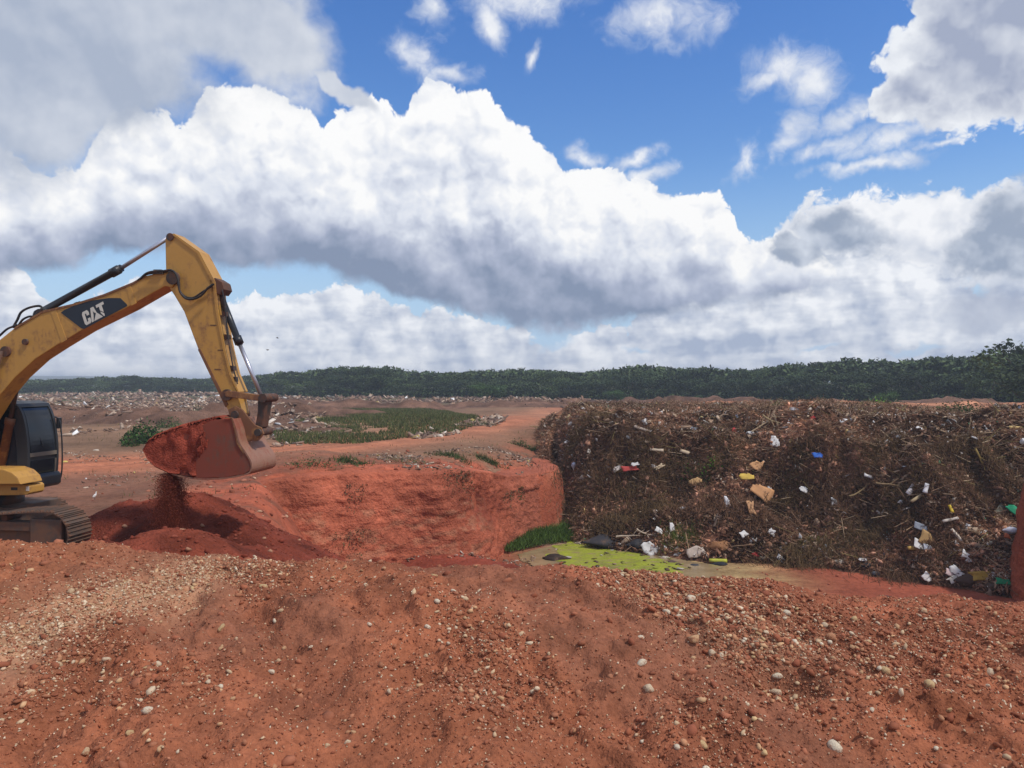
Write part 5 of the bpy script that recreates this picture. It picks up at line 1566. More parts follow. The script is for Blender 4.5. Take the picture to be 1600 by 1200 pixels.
RP = [(0.30, 0.19, 0.13), (0.20, 0.12, 0.08), (0.46, 0.34, 0.25), (0.55, 0.47, 0.39), (0.12, 0.075, 0.055), (0.50, 0.36, 0.12), (0.75, 0.73, 0.7)]
field('rubble', 9000, [(0, 680), (30, 652), (60, 634), (120, 628), (240, 626), (330, 622), (420, 616), (420, 640), (300, 648), (250, 655), (190, 668), (120, 690), (0, 700)], 'scattered pale rubble and litter on the left plateau', 0.22, RP, [7, 7, 4, .9, 5, .2, .25], -0.02, 661)
field('rubble', 7000, [(0, 634), (0, 616), (200, 613), (420, 612), (420, 626), (200, 630)], 'dense strip of pale rubble at the far edge of the left plateau', 0.24, RP, [7, 8, 3, .7, 6, .15, .2], -0.05, 662)
field('rubble', 9000, [(400, 634), (400, 617), (560, 616), (700, 618), (860, 622), (1000, 626), (860, 636), (700, 630), (560, 630)], 'strip of tipped rubble in front of the wood', 0.25, RP, [6, 8, 2, .5, 7, .1, .12], -0.03, 663)
field('rubble', 1700, [(405, 640), (470, 640), (520, 660), (560, 684), (500, 690), (430, 694), (405, 690)], 'pale broken slabs beside the raised bucket', 0.24, RP, [5, 5, 5, 1.6, 4, .2, .4], 0.0, 664)
field('rubble', 1500, [(640, 676), (750, 660), (780, 650), (790, 662), (740, 672), (650, 684)], 'loose rubble along the edge of the road', 0.22, RP, [4, 4, 4, 1.5, 3, .2, .3], 0.0, 665)
field('rubble', 1400, [(120, 760), (100, 700), (220, 690), (330, 700), (400, 730), (240, 745)], 'stray scraps on the bare earth behind the bucket', 0.07, RP, [5, 5, 4, 1, 4, .4, .3], 0.0, 666)
field('rubble', 3200, [(560, 735), (540, 712), (640, 700), (740, 692), (830, 688), (840, 730), (760, 735), (680, 728), (600, 742)], 'rubble strewn on the ground above the cliff', 0.10, RP, [6, 6, 3, .6, 3, .1, .1], 0.0, 667, sc=.6)

# red spoil mound beyond the waste on the right
sx_ = spaced([(34, 60, 0.5)]); sy_ = spaced([(44, 66, 0.5)])
spoil = grid_mesh('spoil_mound', sx_, sy_, lambda X, Y: -4.2 + 3.9 * np.exp(-(((X - 44) / 6.5) ** 2 + ((Y - 56) / 4.5) ** 2)) + 0.4 * fbm(X, Y, .4, 4, .55, 671), lambda x, y, z: np.clip(np.tile((0.34, 0.13, 0.07), (len(x), 1)) * (1 + .4 * fbm(x, y, .5, 4, .5, 672)[:, None]), .01, .8), M_heap)
tag(spoil, 'reddish spoil mound behind the waste at the right edge', 'spoil mound')

# ------------------------------------------------------------------ the wood
M_foliage = simple_mat('foliage', (1, 1, 1), 0.7, var=0.18, scale=0.25, tint=True, spec=0.2)
M_bark = simple_mat('bark', (0.09, 0.065, 0.045), 0.9, bumps=0.5)


def crown_arrays(k, n, w, h, base, leaf, flat=1.0):
    r = np.random.default_rng(3000 + k)
    nl = 13
    lob = np.stack([r.uniform(-.42, .42, nl) * w, r.uniform(-.35, .35, nl) * w, base + (h - base) * r.uniform(.15, .85, nl)], 1)
    lr = np.stack([r.uniform(.14, .30, nl) * w, r.uniform(.14, .30, nl) * w, r.uniform(.10, .20, nl) * h], 1)
    lob[:, 2] = np.minimum(lob[:, 2], h - lr[:, 2] - (np.hypot(lob[:, 0], lob[:, 1]) / w) ** 2 * h * .8)
    tone = r.uniform(.5, 1.75, nl)
    li = r.integers(0, nl, n)
    q = r.normal(size=(n, 3)); q /= np.linalg.norm(q, axis=1)[:, None]
    q[:, 2] = np.abs(q[:, 2]) * np.where(r.random(n) < .8, 1, -1)
    P = lob[li] + q * lr[li] * (r.random(n) ** .35)[:, None] * (1 + .25 * r.normal(size=(n, 1)) * .5)
    P[:, 2] = np.maximum(P[:, 2], 0.1)
    return P, tone[li], r


def crown_mesh(k, n, w, h, base, leaf, pal):
    P, tone, r = crown_arrays(k, n, w, h, base, leaf)
    C = pick_cols(len(P), pal, None, .12, r) * tone[:, None]
    s = leaf * r.uniform(.6, 1.5, len(P))
    o = scatter('crown', LEAF, P, rand_rot(len(P), .75, r), np.stack([s * 1.25, s, s], 1), np.clip(C, 0, 1), M_foliage, .2, rng=r)
    me = o.data; bpy.data.objects.remove(o)
    return me


def trunk_mesh(k, h, rad):
    r = np.random.default_rng(4000 + k)
    V, Fs = [], []

    def limb(p, d, L, rad, n=6, m=6):
        base = len(V); out = []
        for j in range(n):
            out.append(p)
            a = np.cross(d, [0.3, 1, 0.1]); a /= np.linalg.norm(a); b = np.cross(d, a)
            rr = rad * (1 - .7 * j / (n - 1))
            for c in range(m):
                th = c * 2 * math.pi / m
                V.append(p + (a * math.cos(th) + b * math.sin(th)) * rr)
            p = p + d * L / (n - 1); d = d + r.normal(0, .12, 3); d = d / np.linalg.norm(d)
        for j in range(n - 1):
            for c in range(m): Fs.append((base + j * m + c, base + j * m + (c + 1) % m, base + j * m + m + (c + 1) % m, base + j * m + m + c))
        return out
    pts = limb(np.array([0., 0, -.3]), np.array([0., 0, 1.]), h * .55, rad)
    for j in range(5):
        th = r.uniform(0, 6.28); d = np.array([math.cos(th) * .8, math.sin(th) * .8, .8]); d /= np.linalg.norm(d)
        limb(pts[2 + j % 4], d, h * .5, rad * .5)
    o = np_mesh('trunk', np.array(V), np.array(Fs), None, True, M_bark)
    me = o.data; bpy.data.objects.remove(o)
    return me


FP = [(0.036, 0.058, 0.020), (0.052, 0.078, 0.025), (0.072, 0.100, 0.032), (0.030, 0.046, 0.018)]
FPD = [(0.020, 0.034, 0.015), (0.030, 0.048, 0.018), (0.040, 0.060, 0.021)]
FPL = [(0.06, 0.11, 0.03), (0.08, 0.14, 0.04), (0.045, 0.085, 0.025)]
kinds = []
for k in range(7):
    kinds.append((crown_mesh(k, 3400, 9.0, 7.0, 0.2, 0.27, [FP, FPD, FP, FPD, FP, FPL, FP][k]), trunk_mesh(k, 6.0, .16)))

TOPX = [-400, 0, 30, 100, 200, 300, 370, 420, 480, 530, 600, 640, 700, 740, 800, 850, 900, 940, 1000, 1060, 1130, 1170, 1250, 1310, 1330, 1400, 1450, 1500, 1560, 1600, 1750, 2100]
TOPY = [590, 590, 592, 591, 586, 591, 587, 581, 577, 571, 570, 578, 580, 576, 574, 575, 580, 575, 568, 572, 572, 575, 565, 562, 558, 562, 556, 553, 551, 540, 530, 545]
DX = [-400, 0, 380, 450, 800, 1100, 1400, 1600, 2100]
DD = [250, 240, 235, 178, 160, 145, 122, 106, 95]


def tree(px, D, hscale, k, wscale=1.0, label='', group='', topy=None):
    if label == '':
        where = 'left of the raised arm' if px < 330 else 'behind the grass patch and road' if px < 860 else 'behind the left half of the waste bank' if px < 1230 else 'behind the right half of the waste bank'
        label = 'dark green scrub tree in the far wood ' + where; group = 'scrub trees ' + where
    x = (px - CX) / F * D
    z0 = float(ground_base(x, D))
    ty = np.interp(px, TOPX, TOPY) if topy is None else topy
    h = ((CY - ty) / F * D - z0) * hscale
    e = empty('scrub_tree', (x, D, z0), label, 'tree', group)
    cm, tm = kinds[k]
    for nm, me in (('crown', cm), ('trunk', tm)):
        o = bpy.data.objects.new(nm, me); link(o, e)
        o.scale = (wscale * max(.8, h / 8), wscale * max(.8, h / 8), h / 7.0)
        o.rotation_euler = (0, 0, random.uniform(0, 6.28))
    return e


random.seed(21)
px = -140
i_ = 0
while px < 1740:
    D = np.interp(px, DX, DD)
    for row, (dd, hs, st) in enumerate(((0, .74, 0), (0.06, .90, .5))):
        pxx = px + random.uniform(-6, 6) + st * 30
        tree(pxx, D * (1 + dd) + random.uniform(-3, 3), hs * random.uniform(.74, 1.10), random.choice((0, 1, 2, 3, 4, 6, 1, 3)), random.uniform(.8, 1.4))
    px += random.uniform(20, 34) * 165 / D
# trees one can pick out
tree(1600, 84, 1.0, 2, 1.25, 'tall dark tree rising at the right edge of the wood', None, topy=527)
tree(1640, 86, 1.0, 3, 1.3, 'tall dark tree just outside the right edge', None, topy=520)
tree(762, 140, 1.0, 5, .9, 'pale green round tree in front of the middle of the wood', None, topy=598)
tree(960, 138, 1.0, 5, .55, 'pale green low tree in front of the wood behind the waste', None, topy=608)
tree(1388, 100, 1.0, 5, .45, 'light green shrub tree above the right half of the waste', None, topy=610)
tree(219, 236, 1.0, 3, .9, 'dark domed tree standing above the low left wood', None, topy=583)
tree(540, 176, 1.0, 1, 1.2, 'broad dark tree at the highest point of the left wood', None, topy=570)
tree(598, 174, 1.0, 3, 1.2, 'broad dark tree right of the highest left one', None, topy=569)
# the mass of wood behind and the undergrowth below
Ps, Cs, Ss = [], [], []
px = -160
kk = 0
while px < 1800:
    D0 = np.interp(px, DX, DD)
    for dd in (1.12, 1.22, 1.36, 1.55):
        D = D0 * dd + random.uniform(-4, 4); pxx = px + random.uniform(-14, 14)
        x = (pxx - CX) / F * D; z0 = float(ground_base(x, D))
        ty = np.interp(pxx, TOPX, TOPY)
        h = max(2.0, ((CY - ty) / F * D - z0) * random.uniform(.90, 1.02))
        P, tone, r = crown_arrays(100 + kk, 520, 9.5, h, h * .35, .4); kk += 1
        Ps.append(P + [x, D, z0]); Cs.append(np.clip(pick_cols(len(P), FP, None, .12, r) * tone[:, None], 0, 1)); Ss.append(.75 * r.uniform(.6, 1.4, len(P)))
    px += 24
for px_ in range(-160, 1800, 10):
    D = np.interp(px_, DX, DD) * .985
    x = (px_ - CX) / F * D; z0 = float(ground_base(x, D))
    P, tone, r = crown_arrays(900 + px_ + 200, 150, 5.0, random.uniform(1.0, 2.4), 0, .4)
    Ps.append(P + [x, D, z0]); Cs.append(np.clip(pick_cols(len(P), FP + FPD, None, .3, r) * tone[:, None], 0, 1)); Ss.append(.45 * r.uniform(.6, 1.4, len(P)))
P = np.concatenate(Ps); C = np.concatenate(Cs); s = np.concatenate(Ss)
wood = scatter('woodland', LEAF, P, rand_rot(len(P), .75), np.stack([s * 1.25, s, s], 1), C, M_foliage, .2)
tag(wood, 'dense dark green scrub wood closing the horizon', 'wood', kind='stuff')

# far blue-green hills at the left
M_hill = simple_mat('far_hill', (0.075, 0.095, 0.06), 0.95, var=0.5, scale=0.004)
hxs = spaced([(-2100, 700, 24)]); hys = spaced([(1150, 2000, 40)])
hill = grid_mesh('hills', hxs, hys, lambda X, Y: GZ - 4 + (4 + 17 * np.exp(-((X + 1250) / 800) ** 2)) * np.exp(-((Y - 1650) / 260) ** 2) * (1 + .35 * fbm(X, Y, 0.004, 4, .5, 681)), None, M_hill)
tag(hill, 'long low hills far behind the wood', kind='structure')


# ------------------------------------------------------------------ excavator
YA = R(7)                                           # how far the machine's front is turned towards the camera
DF = np.array([math.cos(YA), -math.sin(YA), 0.0])    # forward
DN = np.array([math.sin(YA), math.cos(YA), 0.0])     # towards its left side (away from us)
A0 = np.array([-4.9, 14.8, 0.0])
EX0 = np.array([-11.2, 15.6, GZ])                    # base of the machine


def PX(px, py, off=0.0):
    """a point of the vertical plane the boom works in (off metres further left of the machine)"""
    ray = np.array([(px - CX) / F, 1.0, (CY - py) / F])
    return ray * ((DN @ A0 + off) / (DN @ ray))


def paint(name, col, rough=0.5, dirt=(0.20, 0.095, 0.055), amt=0.4, metal=0.0, scale=1.6, spec=0.4, bump_=0.15):
    m, t, b = material(name)
    p = objco()
    n1 = noise(p, scale, 8, 0.68); n2_ = noise(p, scale * 7, 6, 0.65)
    c = mixc(n2_, [x * .86 for x in col], [min(1, x * 1.1) for x in col])
    x, y, z = sep(p)
    streak = noise(vadd(p, (6, 6, 0.9), 'MULTIPLY'), 1.6, 6, 0.6)
    d = step(n1 * 0.6 + streak * 0.25 + n2_ * 0.25, 0.60 - 0.14 * amt, 0.76 - 0.16 * amt)
    c = mixc(d * 0.85, c, dirt)
    put(b, 'Base Color', c)
    put(b, 'Roughness', nclamp(d * 0.35 + rough)); b.inputs['Metallic'].default_value = metal
    b.inputs['Specular IOR Level'].default_value = spec
    put(b, 'Normal', bump(n2_ * .5 + d * .6, bump_, 0.01))
    return m


MY = paint('yellow_paint', (0.50, 0.262, 0.055), 0.45, amt=0.35)
MYD = paint('muddy_yellow_paint', (0.36, 0.18, 0.06), 0.7, (0.15, 0.065, 0.04), 1.3)
MB = paint('black_paint', (0.020, 0.022, 0.026), 0.35, (0.10, 0.06, 0.04), 0.2)
MCAB = paint('cab_paint', (0.028, 0.030, 0.034), 0.4, (0.09, 0.055, 0.04), 0.3)
MG = paint('track_steel', (0.105, 0.072, 0.055), 0.7, (0.20, 0.10, 0.06), 0.9, 0.2)
MST = paint('dark_steel', (0.055, 0.045, 0.040), 0.55, (0.17, 0.075, 0.045), 0.8, 0.3)
MBK = paint('bucket_steel', (0.30, 0.150, 0.095), 0.55, (0.25, 0.065, 0.038), 0.8, 0.1, 1.2)
MBS = paint('bucket_side', (0.165, 0.070, 0.043), 0.7, (0.25, 0.058, 0.034), 1.25, 0.1, 1.2)
MDEC = simple_mat('decal_black', (0.022, 0.030, 0.042), 0.45, var=.1)
MLET = simple_mat('decal_letter', (0.62, 0.60, 0.52), 0.6, var=.12, scale=20)
MHOSE = simple_mat('hose_rubber', (0.03, 0.028, 0.028), 0.6, dirt=(0.14, 0.07, 0.05), dirt_amt=.5)
m, t, b = material('chrome_rod'); b.inputs['Base Color'].default_value = (0.50, 0.50, 0.55, 1); b.inputs['Metallic'].default_value = 0.8; b.inputs['Roughness'].default_value = 0.36
MCH = m
m, t, b = material('tinted_glass'); b.inputs['Base Color'].default_value = (0.012, 0.016, 0.024, 1); b.inputs['Roughness'].default_value = 0.12; b.inputs['Specular IOR Level'].default_value = 0.5
put(b, 'Roughness', nclamp(noise(objco(), 3, 5, .6) * .35 + 0.02))
MGL = m

EXC = empty('excavator', tuple(EX0), 'yellow crawler excavator dumping red soil from its raised bucket', 'excavator')
EXV = EX0


def part(name, V, Fs, mat, parent=EXC, smooth=False, bevel=0.0, seg=2):
    V = np.asarray(V, float) - EXV
    me = bpy.data.meshes.new(name)
    me.from_pydata([tuple(v) for v in V], [], [tuple(int(i) for i in f) for f in Fs])
    bm = bmesh.new(); bm.from_mesh(me); bmesh.ops.recalc_face_normals(bm, faces=bm.faces)
    if bevel:
        es = [e for e in bm.edges if len(e.link_faces) == 2 and e.calc_face_angle(0) > 0.5]
        bmesh.ops.bevel(bm, geom=es, offset=bevel, segments=seg, affect='EDGES', profile=0.6, clamp_overlap=True)
    bm.to_mesh(me); bm.free()
    if smooth:
        me.polygons.foreach_set('use_smooth', [True] * len(me.polygons))
    me.materials.append(mat)
    o = bpy.data.objects.new(name, me)
    return link(o, parent)


def prism_px(name, poly, o0, o1, mat, parent=EXC, bevel=0.012):
    n = len(poly)
    near = [PX(a, b, o0) for a, b in poly]
    d = DN * (o1 - o0)
    V = near + [p + d for p in near]
    Fs = [tuple(range(n)), tuple(range(2 * n - 1, n - 1, -1))] + [(i, (i + 1) % n, n + (i + 1) % n, n + i) for i in range(n)]
    return part(name, V, Fs, mat, parent, bevel=bevel)


def frame_of(d):
    d = d / np.linalg.norm(d)
    a = np.cross(d, [0.02, 0.03, 1.0])
    if np.linalg.norm(a) < 1e-3: a = np.cross(d, [1.0, 0, 0])
    a /= np.linalg.norm(a)
    return a, np.cross(d, a)


def rod(name, p, q, r, mat, parent=EXC, m=18, rings=None, extra=None):
    """turned bar from p to q; rings = [(t, radius), ...]"""
    p, q = np.array(p, float), np.array(q, float)
    a, b = frame_of(q - p)
    rings = rings or [(0, r), (1, r)]
    V = []; Fs = []
    for t, rr in rings:
        for c in range(m):
            th = 2 * math.pi * c / m
            V.append(p + (q - p) * t + (a * math.cos(th) + b * math.sin(th)) * rr)
    k = len(rings)
    for j in range(k - 1):
        for c in range(m): Fs.append((j * m + c, j * m + (c + 1) % m, (j + 1) * m + (c + 1) % m, (j + 1) * m + c))
    Fs += [tuple(range(m - 1, -1, -1)), tuple((k - 1) * m + c for c in range(m))]
    o = part(name, V, Fs, mat, parent)
    me = o.data
    me.polygons.foreach_set('use_smooth', [len(pl.vertices) == 4 for pl in me.polygons])
    return o


def tube(name, pts, r, mat, parent=EXC, m=8, sub=6):
    P = [np.array(p, float) for p in pts]
    Q = []
    n = len(P)
    for i in range(n - 1):
        p0, p1, p2, p3 = P[max(i - 1, 0)], P[i], P[i + 1], P[min(i + 2, n - 1)]
        for s in range(sub):
            t = s / sub
            Q.append(0.5 * ((2 * p1) + (-p0 + p2) * t + (2 * p0 - 5 * p1 + 4 * p2 - p3) * t * t + (-p0 + 3 * p1 - 3 * p2 + p3) * t ** 3))
    Q.append(P[-1])
    V = []; Fs = []
    for j, q in enumerate(Q):
        d = Q[min(j + 1, len(Q) - 1)] - Q[max(j - 1, 0)]
        a, b = frame_of(d)
        for c in range(m):
            th = 2 * math.pi * c / m
            V.append(q + (a * math.cos(th) + b * math.sin(th)) * r)
    for j in range(len(Q) - 1):
        for c in range(m): Fs.append((j * m + c, j * m + (c + 1) % m, (j + 1) * m + (c + 1) % m, (j + 1) * m + c))
    return part(name, V, Fs, mat, parent, smooth=True)


# boom -----------------------------------------------------------------
BW = 0.21
boom = prism_px('boom', [(-122, 742), (-96, 690), (-72, 620), (-40, 568), (0, 530.5), (22, 513), (66, 487), (118, 475), (162, 461), (207, 442.5), (227, 431), (245, 427), (262, 426), (272, 431), (275, 441), (268, 449), (258, 447), (241.5, 456),
                         (198, 481), (129, 515), (86, 541), (55, 561), (23, 590), (0, 617), (-28, 662), (-48, 712), (-60, 752), (-85, 770), (-115, 768)], -BW, BW, MY, bevel=0.018)
rod('boom_foot_pin', PX(-92, 745, -.34), PX(-92, 745, -.34) + DN * .68, .11, MST, boom)
# plate seams standing proud of the boom
for poly in ([(205, 478), (213, 474), (203, 444), (196, 447)], [(104, 531), (96, 536), (78, 484), (86, 482)]):
    prism_px('doubler_plate', poly, -BW - .008, -BW + .01, MY, boom, bevel=0.004)
prism_px('top_flange', [(22, 511.5), (66, 485.5), (118, 473.5), (162, 459.5), (207, 441), (226, 430), (228, 432), (207, 444.5), (162, 463), (118, 477), (66, 489), (22, 515)], -BW - .015, BW + .015, MYD, boom, bevel=0)

# emblem on the boom
decal = prism_px('emblem_plate', [(95, 488.5), (101, 484), (116, 477.3), (144, 469.5), (170, 465.6), (188, 465.8), (198, 475.5), (198.5, 478), (131, 514), (127, 513)], -BW - .008, -BW + .005, MDEC, boom, bevel=0)


def glyph(name, poly, u0, w):
    eu = (0.885, -0.466); ev = (-6.4, -20.2); o = (133.5, 509.0)
    P = [(o[0] + eu[0] * (u0 + w * u) + ev[0] * v, o[1] + eu[1] * (u0 + w * u) + ev[1] * v) for u, v in poly]
    n = len(P)
    near = [PX(a, b, -BW - .013) for a, b in P]
    V = near + [p + DN * .006 for p in near]
    prism = [tuple(range(n)), tuple(range(2 * n - 1, n - 1, -1))] + [(i, (i + 1) % n, n + (i + 1) % n, n + i) for i in range(n)]
    o_ = part(name, V, prism, MLET, boom)
    bm = bmesh.new(); bm.from_mesh(o_.data); bmesh.ops.triangulate(bm, faces=bm.faces); bm.to_mesh(o_.data); bm.free()
    return o_


glyph('letter_c', [(0, .14), (.16, 0), (.84, 0), (1, .14), (1, .40), (.62, .40), (.62, .20), (.38, .20), (.38, .80), (.62, .80), (.62, .62), (1, .62), (1, .86), (.84, 1), (.16, 1), (0, .86)], 0.0, 11.0)
glyph('letter_a', [(0, 0), (.33, 1), (.70, 1), (.90, .44), (.70, .52), (.54, .66), (.50, .80), (.44, .44), (.24, .0)], 11.2, 13.5)
glyph('emblem_triangle', [(.0, 0), (.46, .52), (1.0, 0)], 15.5, 15.5)
glyph('letter_t', [(0, .80), (0, 1), (1, 1), (1, .80), (.70, .80), (.70, .28), (.34, .50), (.34, .80)], 25.0, 13.0)
glyph('letter_t_foot', [(.34, .42), (.70, .20), (.70, 0), (.58, 0), (.34, .30)], 25.0, 13.0)['label'] = 'foot of the last letter'
rod('boom_pin', PX(38, 534, -BW - .05), PX(38, 534, -BW - .05) + DN * .6, .06, MST, boom)
rod('boom_cylinder_pin', PX(7, 549, -.27), PX(7, 549, -.27) + DN * .54, .105, MST, boom)
for a, b in ((118, 473.5), (122, 472.5)): prism_px('hose_clamp', [(a - 3, b), (a + 2, b - 2), (a + 3, b + 3), (a - 2, b + 4)], -.1, .1, MST, boom, bevel=0)

# boom lift cylinders, one each side
PIN = PX(7, 549, -BW) + DN * BW
for s in (-1, 1):
    top = PIN + DN * .30 * s
    bot = PX(-60, 760, -.30)
    if s > 0: bot = PX(-2, 748, .30)
    d = bot - top
    cyl = rod('lift_cylinder', top + d * .52, bot, .085, MYD, EXC, rings=[(0, .06), (0, .10), (.10, .10), (.10, .085), (1, .085)])
    rod('piston_rod', top, top + d * .53, .045, MST, cyl)

# stick ----------------------------------------------------------------
SW = 0.17
stick = prism_px('stick', [(258, 374), (260, 367), (265, 363.5), (271, 366), (309, 394.6), (325, 424), (334, 441), (338, 484), (349, 547), (358, 584), (371, 616), (377, 646), (372, 654), (362, 654), (352, 632), (343.6, 616), (310.5, 548), (287.5, 487), (272, 461), (266, 452), (261, 440), (259, 420)], -SW, SW, MY, bevel=0.018)
prism_px('front_plate', [(271, 364.5), (311, 393), (327, 423), (336, 440), (340, 484), (352, 547), (361, 584), (373, 612), (371, 613), (358, 585), (348.5, 547.5), (336.5, 484.5), (332, 441), (323, 425), (308, 396), (270, 367.5)], -SW - .02, SW + .02, MY, stick, bevel=0)
prism_px('wear_plate', [(309, 546), (312.5, 545), (356, 632), (352, 636)], -SW - .02, SW + .02, MYD, stick, bevel=0)
rod('stick_pin', PX(269, 434, -SW - .07), PX(269, 434, -SW - .07) + DN * (2 * SW + .14), .13, MST, stick)
rod('cylinder_pin', PX(265, 370, -SW - .03), PX(265, 370, -SW - .03) + DN * (2 * SW + .06), .075, MST, stick)
rod('link_pin', PX(354, 617, -SW - .06), PX(354, 617, -SW - .06) + DN * (2 * SW + .12), .11, MST, stick)
for (a, b) in ((349, 490), (353, 526), (361, 575), (364, 592)):
    prism_px('hose_bracket', [(a - 3, b - 4), (a + 3, b - 3), (a + 4, b + 4), (a - 2, b + 4)], -.16, -.04, MST, stick, bevel=0)
for (a, b) in ((333, 508), (345, 547), (340, 577)):
    prism_px('scratch', [(a - 5, b - .7), (a + 5, b - .4), (a + 5, b + .9), (a - 5, b + .6)], -SW - .006, -SW + .01, MST, stick, bevel=0)
prism_px('cylinder_bracket', [(326, 437), (336, 434), (347, 441), (350, 452), (344, 460), (333, 458)], -.17, .17, MST, stick)

# stick cylinder -------------------------------------------------------
p, q, r_ = PX(58, 491), PX(190, 418.5), PX(264, 371)
cyl = rod('stick_cylinder', p, q, .075, MB, EXC, rings=[(-.03, .05), (0, .085), (.04, .085), (.04, .072), (.88, .072), (.88, .092), (.97, .092), (.97, .075), (1, .075)])
rod('piston_rod', q - (r_ - q) * .02, r_, .042, MCH, cyl)
prism_px('cylinder_lug', [(54, 497), (56, 484), (68, 482), (80, 489), (78, 494)], -.12, .12, MST, EXC)
# bucket cylinder
p, q, r_ = PX(339, 448), PX(375, 539), PX(408, 618)
cyl = rod('bucket_cylinder', p, q, .07, MB, EXC, rings=[(-.04, .05), (0, .085), (.06, .085), (.06, .066), (.86, .066), (.86, .088), (.98, .088), (.98, .06), (1, .06)])
rod('piston_rod', q - (r_ - q) * .02, r_, .040, MCH, cyl)
rod('cylinder_eye', PX(339, 447, -.12), PX(339, 447, -.12) + DN * .24, .10, MST, cyl)

# linkage --------------------------------------------------------------
for o0, o1 in ((-.24, -.19), (.19, .24)):
    prism_px('idler_link', [(350, 613), (356, 610), (412, 618), (414, 624), (410, 627), (352, 620)], o0, o1, MYD, EXC)
prism_px('power_link', [(403, 616), (414, 616), (417, 626), (413, 650), (410, 668), (402, 672), (398, 668), (402, 646)], -.13, .13, MST, EXC, bevel=.02)
rod('linkage_pin', PX(410, 622, -.27), PX(410, 622, -.27) + DN * .54, .085, MST, EXC)

# bucket ---------------------------------------------------------------
BH = 0.52
MOUTH0, MOUTH1 = (231, 706), (348, 655)
back = [(348, 655), (362, 655), (368, 672), (373, 692), (383, 708), (391, 722), (391, 735), (380, 741), (350, 746), (312, 747), (275, 741), (250, 728), (236, 714), (229, 706)]
side = [(231, 705), (262, 688), (300, 671), (330, 658), (345, 655)] + back[1:]
bucket = prism_px('bucket', side, -BH - .0, -BH + .04, MBS, EXC, bevel=.006)
prism_px('side_plate', side, BH - .04, BH, MBS, bucket, bevel=.006)


def strip(name, line, o0, o1, th, mat, parent):
    """sheet bent along a line of the working plane"""
    base = [PX(a, b, -BH) for a, b in line]
    c = sum(base) / len(base)
    N_ = len(base); V = []
    for i, p_ in enumerate(base):
        t_ = base[min(i + 1, N_ - 1)] - base[max(i - 1, 0)]
        nn_ = np.cross(t_, DN); nn_ /= np.linalg.norm(nn_)
        if nn_ @ (p_ - c) < 0: nn_ = -nn_
        for off_, th_ in ((o0, 0), (o1, 0), (o1, th), (o0, th)):
            V.append(p_ + DN * (off_ + BH) + nn_ * th_)
    Fs = []
    for i in range(N_ - 1):
        a = i * 4
        for k in range(4): Fs.append((a + k, a + (k + 1) % 4, a + 4 + (k + 1) % 4, a + 4 + k))
    Fs += [(3, 2, 1, 0), (4 * N_ - 4, 4 * N_ - 3, 4 * N_ - 2, 4 * N_ - 1)]
    return part(name, V, Fs, mat, parent)


def smooth_line(pts, sub=4):
    P = [np.array(p_, float) for p_ in pts]; Q = []
    for i in range(len(P) - 1):
        p0, p1, p2, p3 = P[max(i - 1, 0)], P[i], P[i + 1], P[min(i + 2, len(P) - 1)]
        for s in range(sub):
            t_ = s / sub
            Q.append(0.5 * ((2 * p1) + (-p0 + p2) * t_ + (2 * p0 - 5 * p1 + 4 * p2 - p3) * t_ * t_ + (-p0 + 3 * p1 - 3 * p2 + p3) * t_ ** 3))
    Q.append(P[-1]); return Q


strip('back_shell', smooth_line(back[1:]), -BH - .012, BH + .012, .03, MBK, bucket)
strip('side_rib', [(352, 653), (362, 654), (367, 672), (372, 692), (382, 708)], -BH - .02, -BH + .04, .02, MYD, bucket)
for k in range(5):
    o_ = -BH + .10 + k * .25
    b0, b1 = PX(238, 714, -BH), PX(222, 699, -BH)
    d = DN * (o_ + BH); w = DN * .07; u_ = np.array([0, 0, .045])
    V = [b0 + d - w - u_, b0 + d + w - u_, b0 + d + w + u_, b0 + d - w + u_, b1 + d - w * .5 - u_ * .3, b1 + d + w * .5 - u_ * .3, b1 + d + w * .5 + u_ * .3, b1 + d - w * .5 + u_ * .3]
    part('bucket_tooth', V, [(0, 3, 2, 1), (4, 5, 6, 7), (0, 1, 5, 4), (1, 2, 6, 5), (2, 3, 7, 6), (3, 0, 4, 7)], MBK, bucket)
for o0, o1 in ((-.22, -.17), (.17, .22)):
    prism_px('bucket_ear', [(356, 640), (368, 634), (378, 640), (398, 664), (408, 668), (412, 678), (404, 688), (386, 690), (366, 676), (360, 656)], o0, o1, MYD, bucket, bevel=.012)
rod('hinge_pin', PX(366, 648, -.26), PX(366, 648, -.26) + DN * .52, .075, MST, bucket)
rod('ear_pin', PX(402, 676, -.28), PX(402, 676, -.28) + DN * .56, .07, MST, bucket)

# hoses ----------------------------------------------------------------
H = [tube('hose', [PX(a, b, -.30) for a, b in ((219, 436), (229, 427), (241, 424), (255, 423.5), (266, 422), (274, 427), (279, 440), (281, 455), (290, 466), (302, 467), (314, 462), (325, 450), (334, 444))], .022, MHOSE),
     tube('hose', [PX(a, b, -.22) for a, b in ((215, 438), (229, 429), (250, 426), (266, 425), (276, 433), (280, 452), (289, 463), (302, 465), (318, 455), (332, 447))], .018, MHOSE),
     tube('hose', [PX(a, b, -.12) for a, b in ((20, 512), (27, 500), (33, 488), (45, 481), (60, 478), (66, 481), (68, 486))], .024, MHOSE),
     tube('hose', [PX(a, b, -.20) for a, b in ((28, 510), (35, 500), (44, 495), (52, 494), (60, 489))], .022, MHOSE),
     tube('hose', [PX(a, b, -.18) for a, b in ((-30, 552), (0, 524), (10, 515), (18, 511), (27, 508))], .022, MHOSE),
     tube('hose', [PX(a, b, -.18) for a, b in ((347, 452), (352, 480), (356, 525), (364, 572), (371, 600))], .014, MHOSE)]
prism_px('valve_block', [(236, 428), (240, 421), (252, 421), (254, 428)], -.26, -.1, MST, EXC, bevel=0)

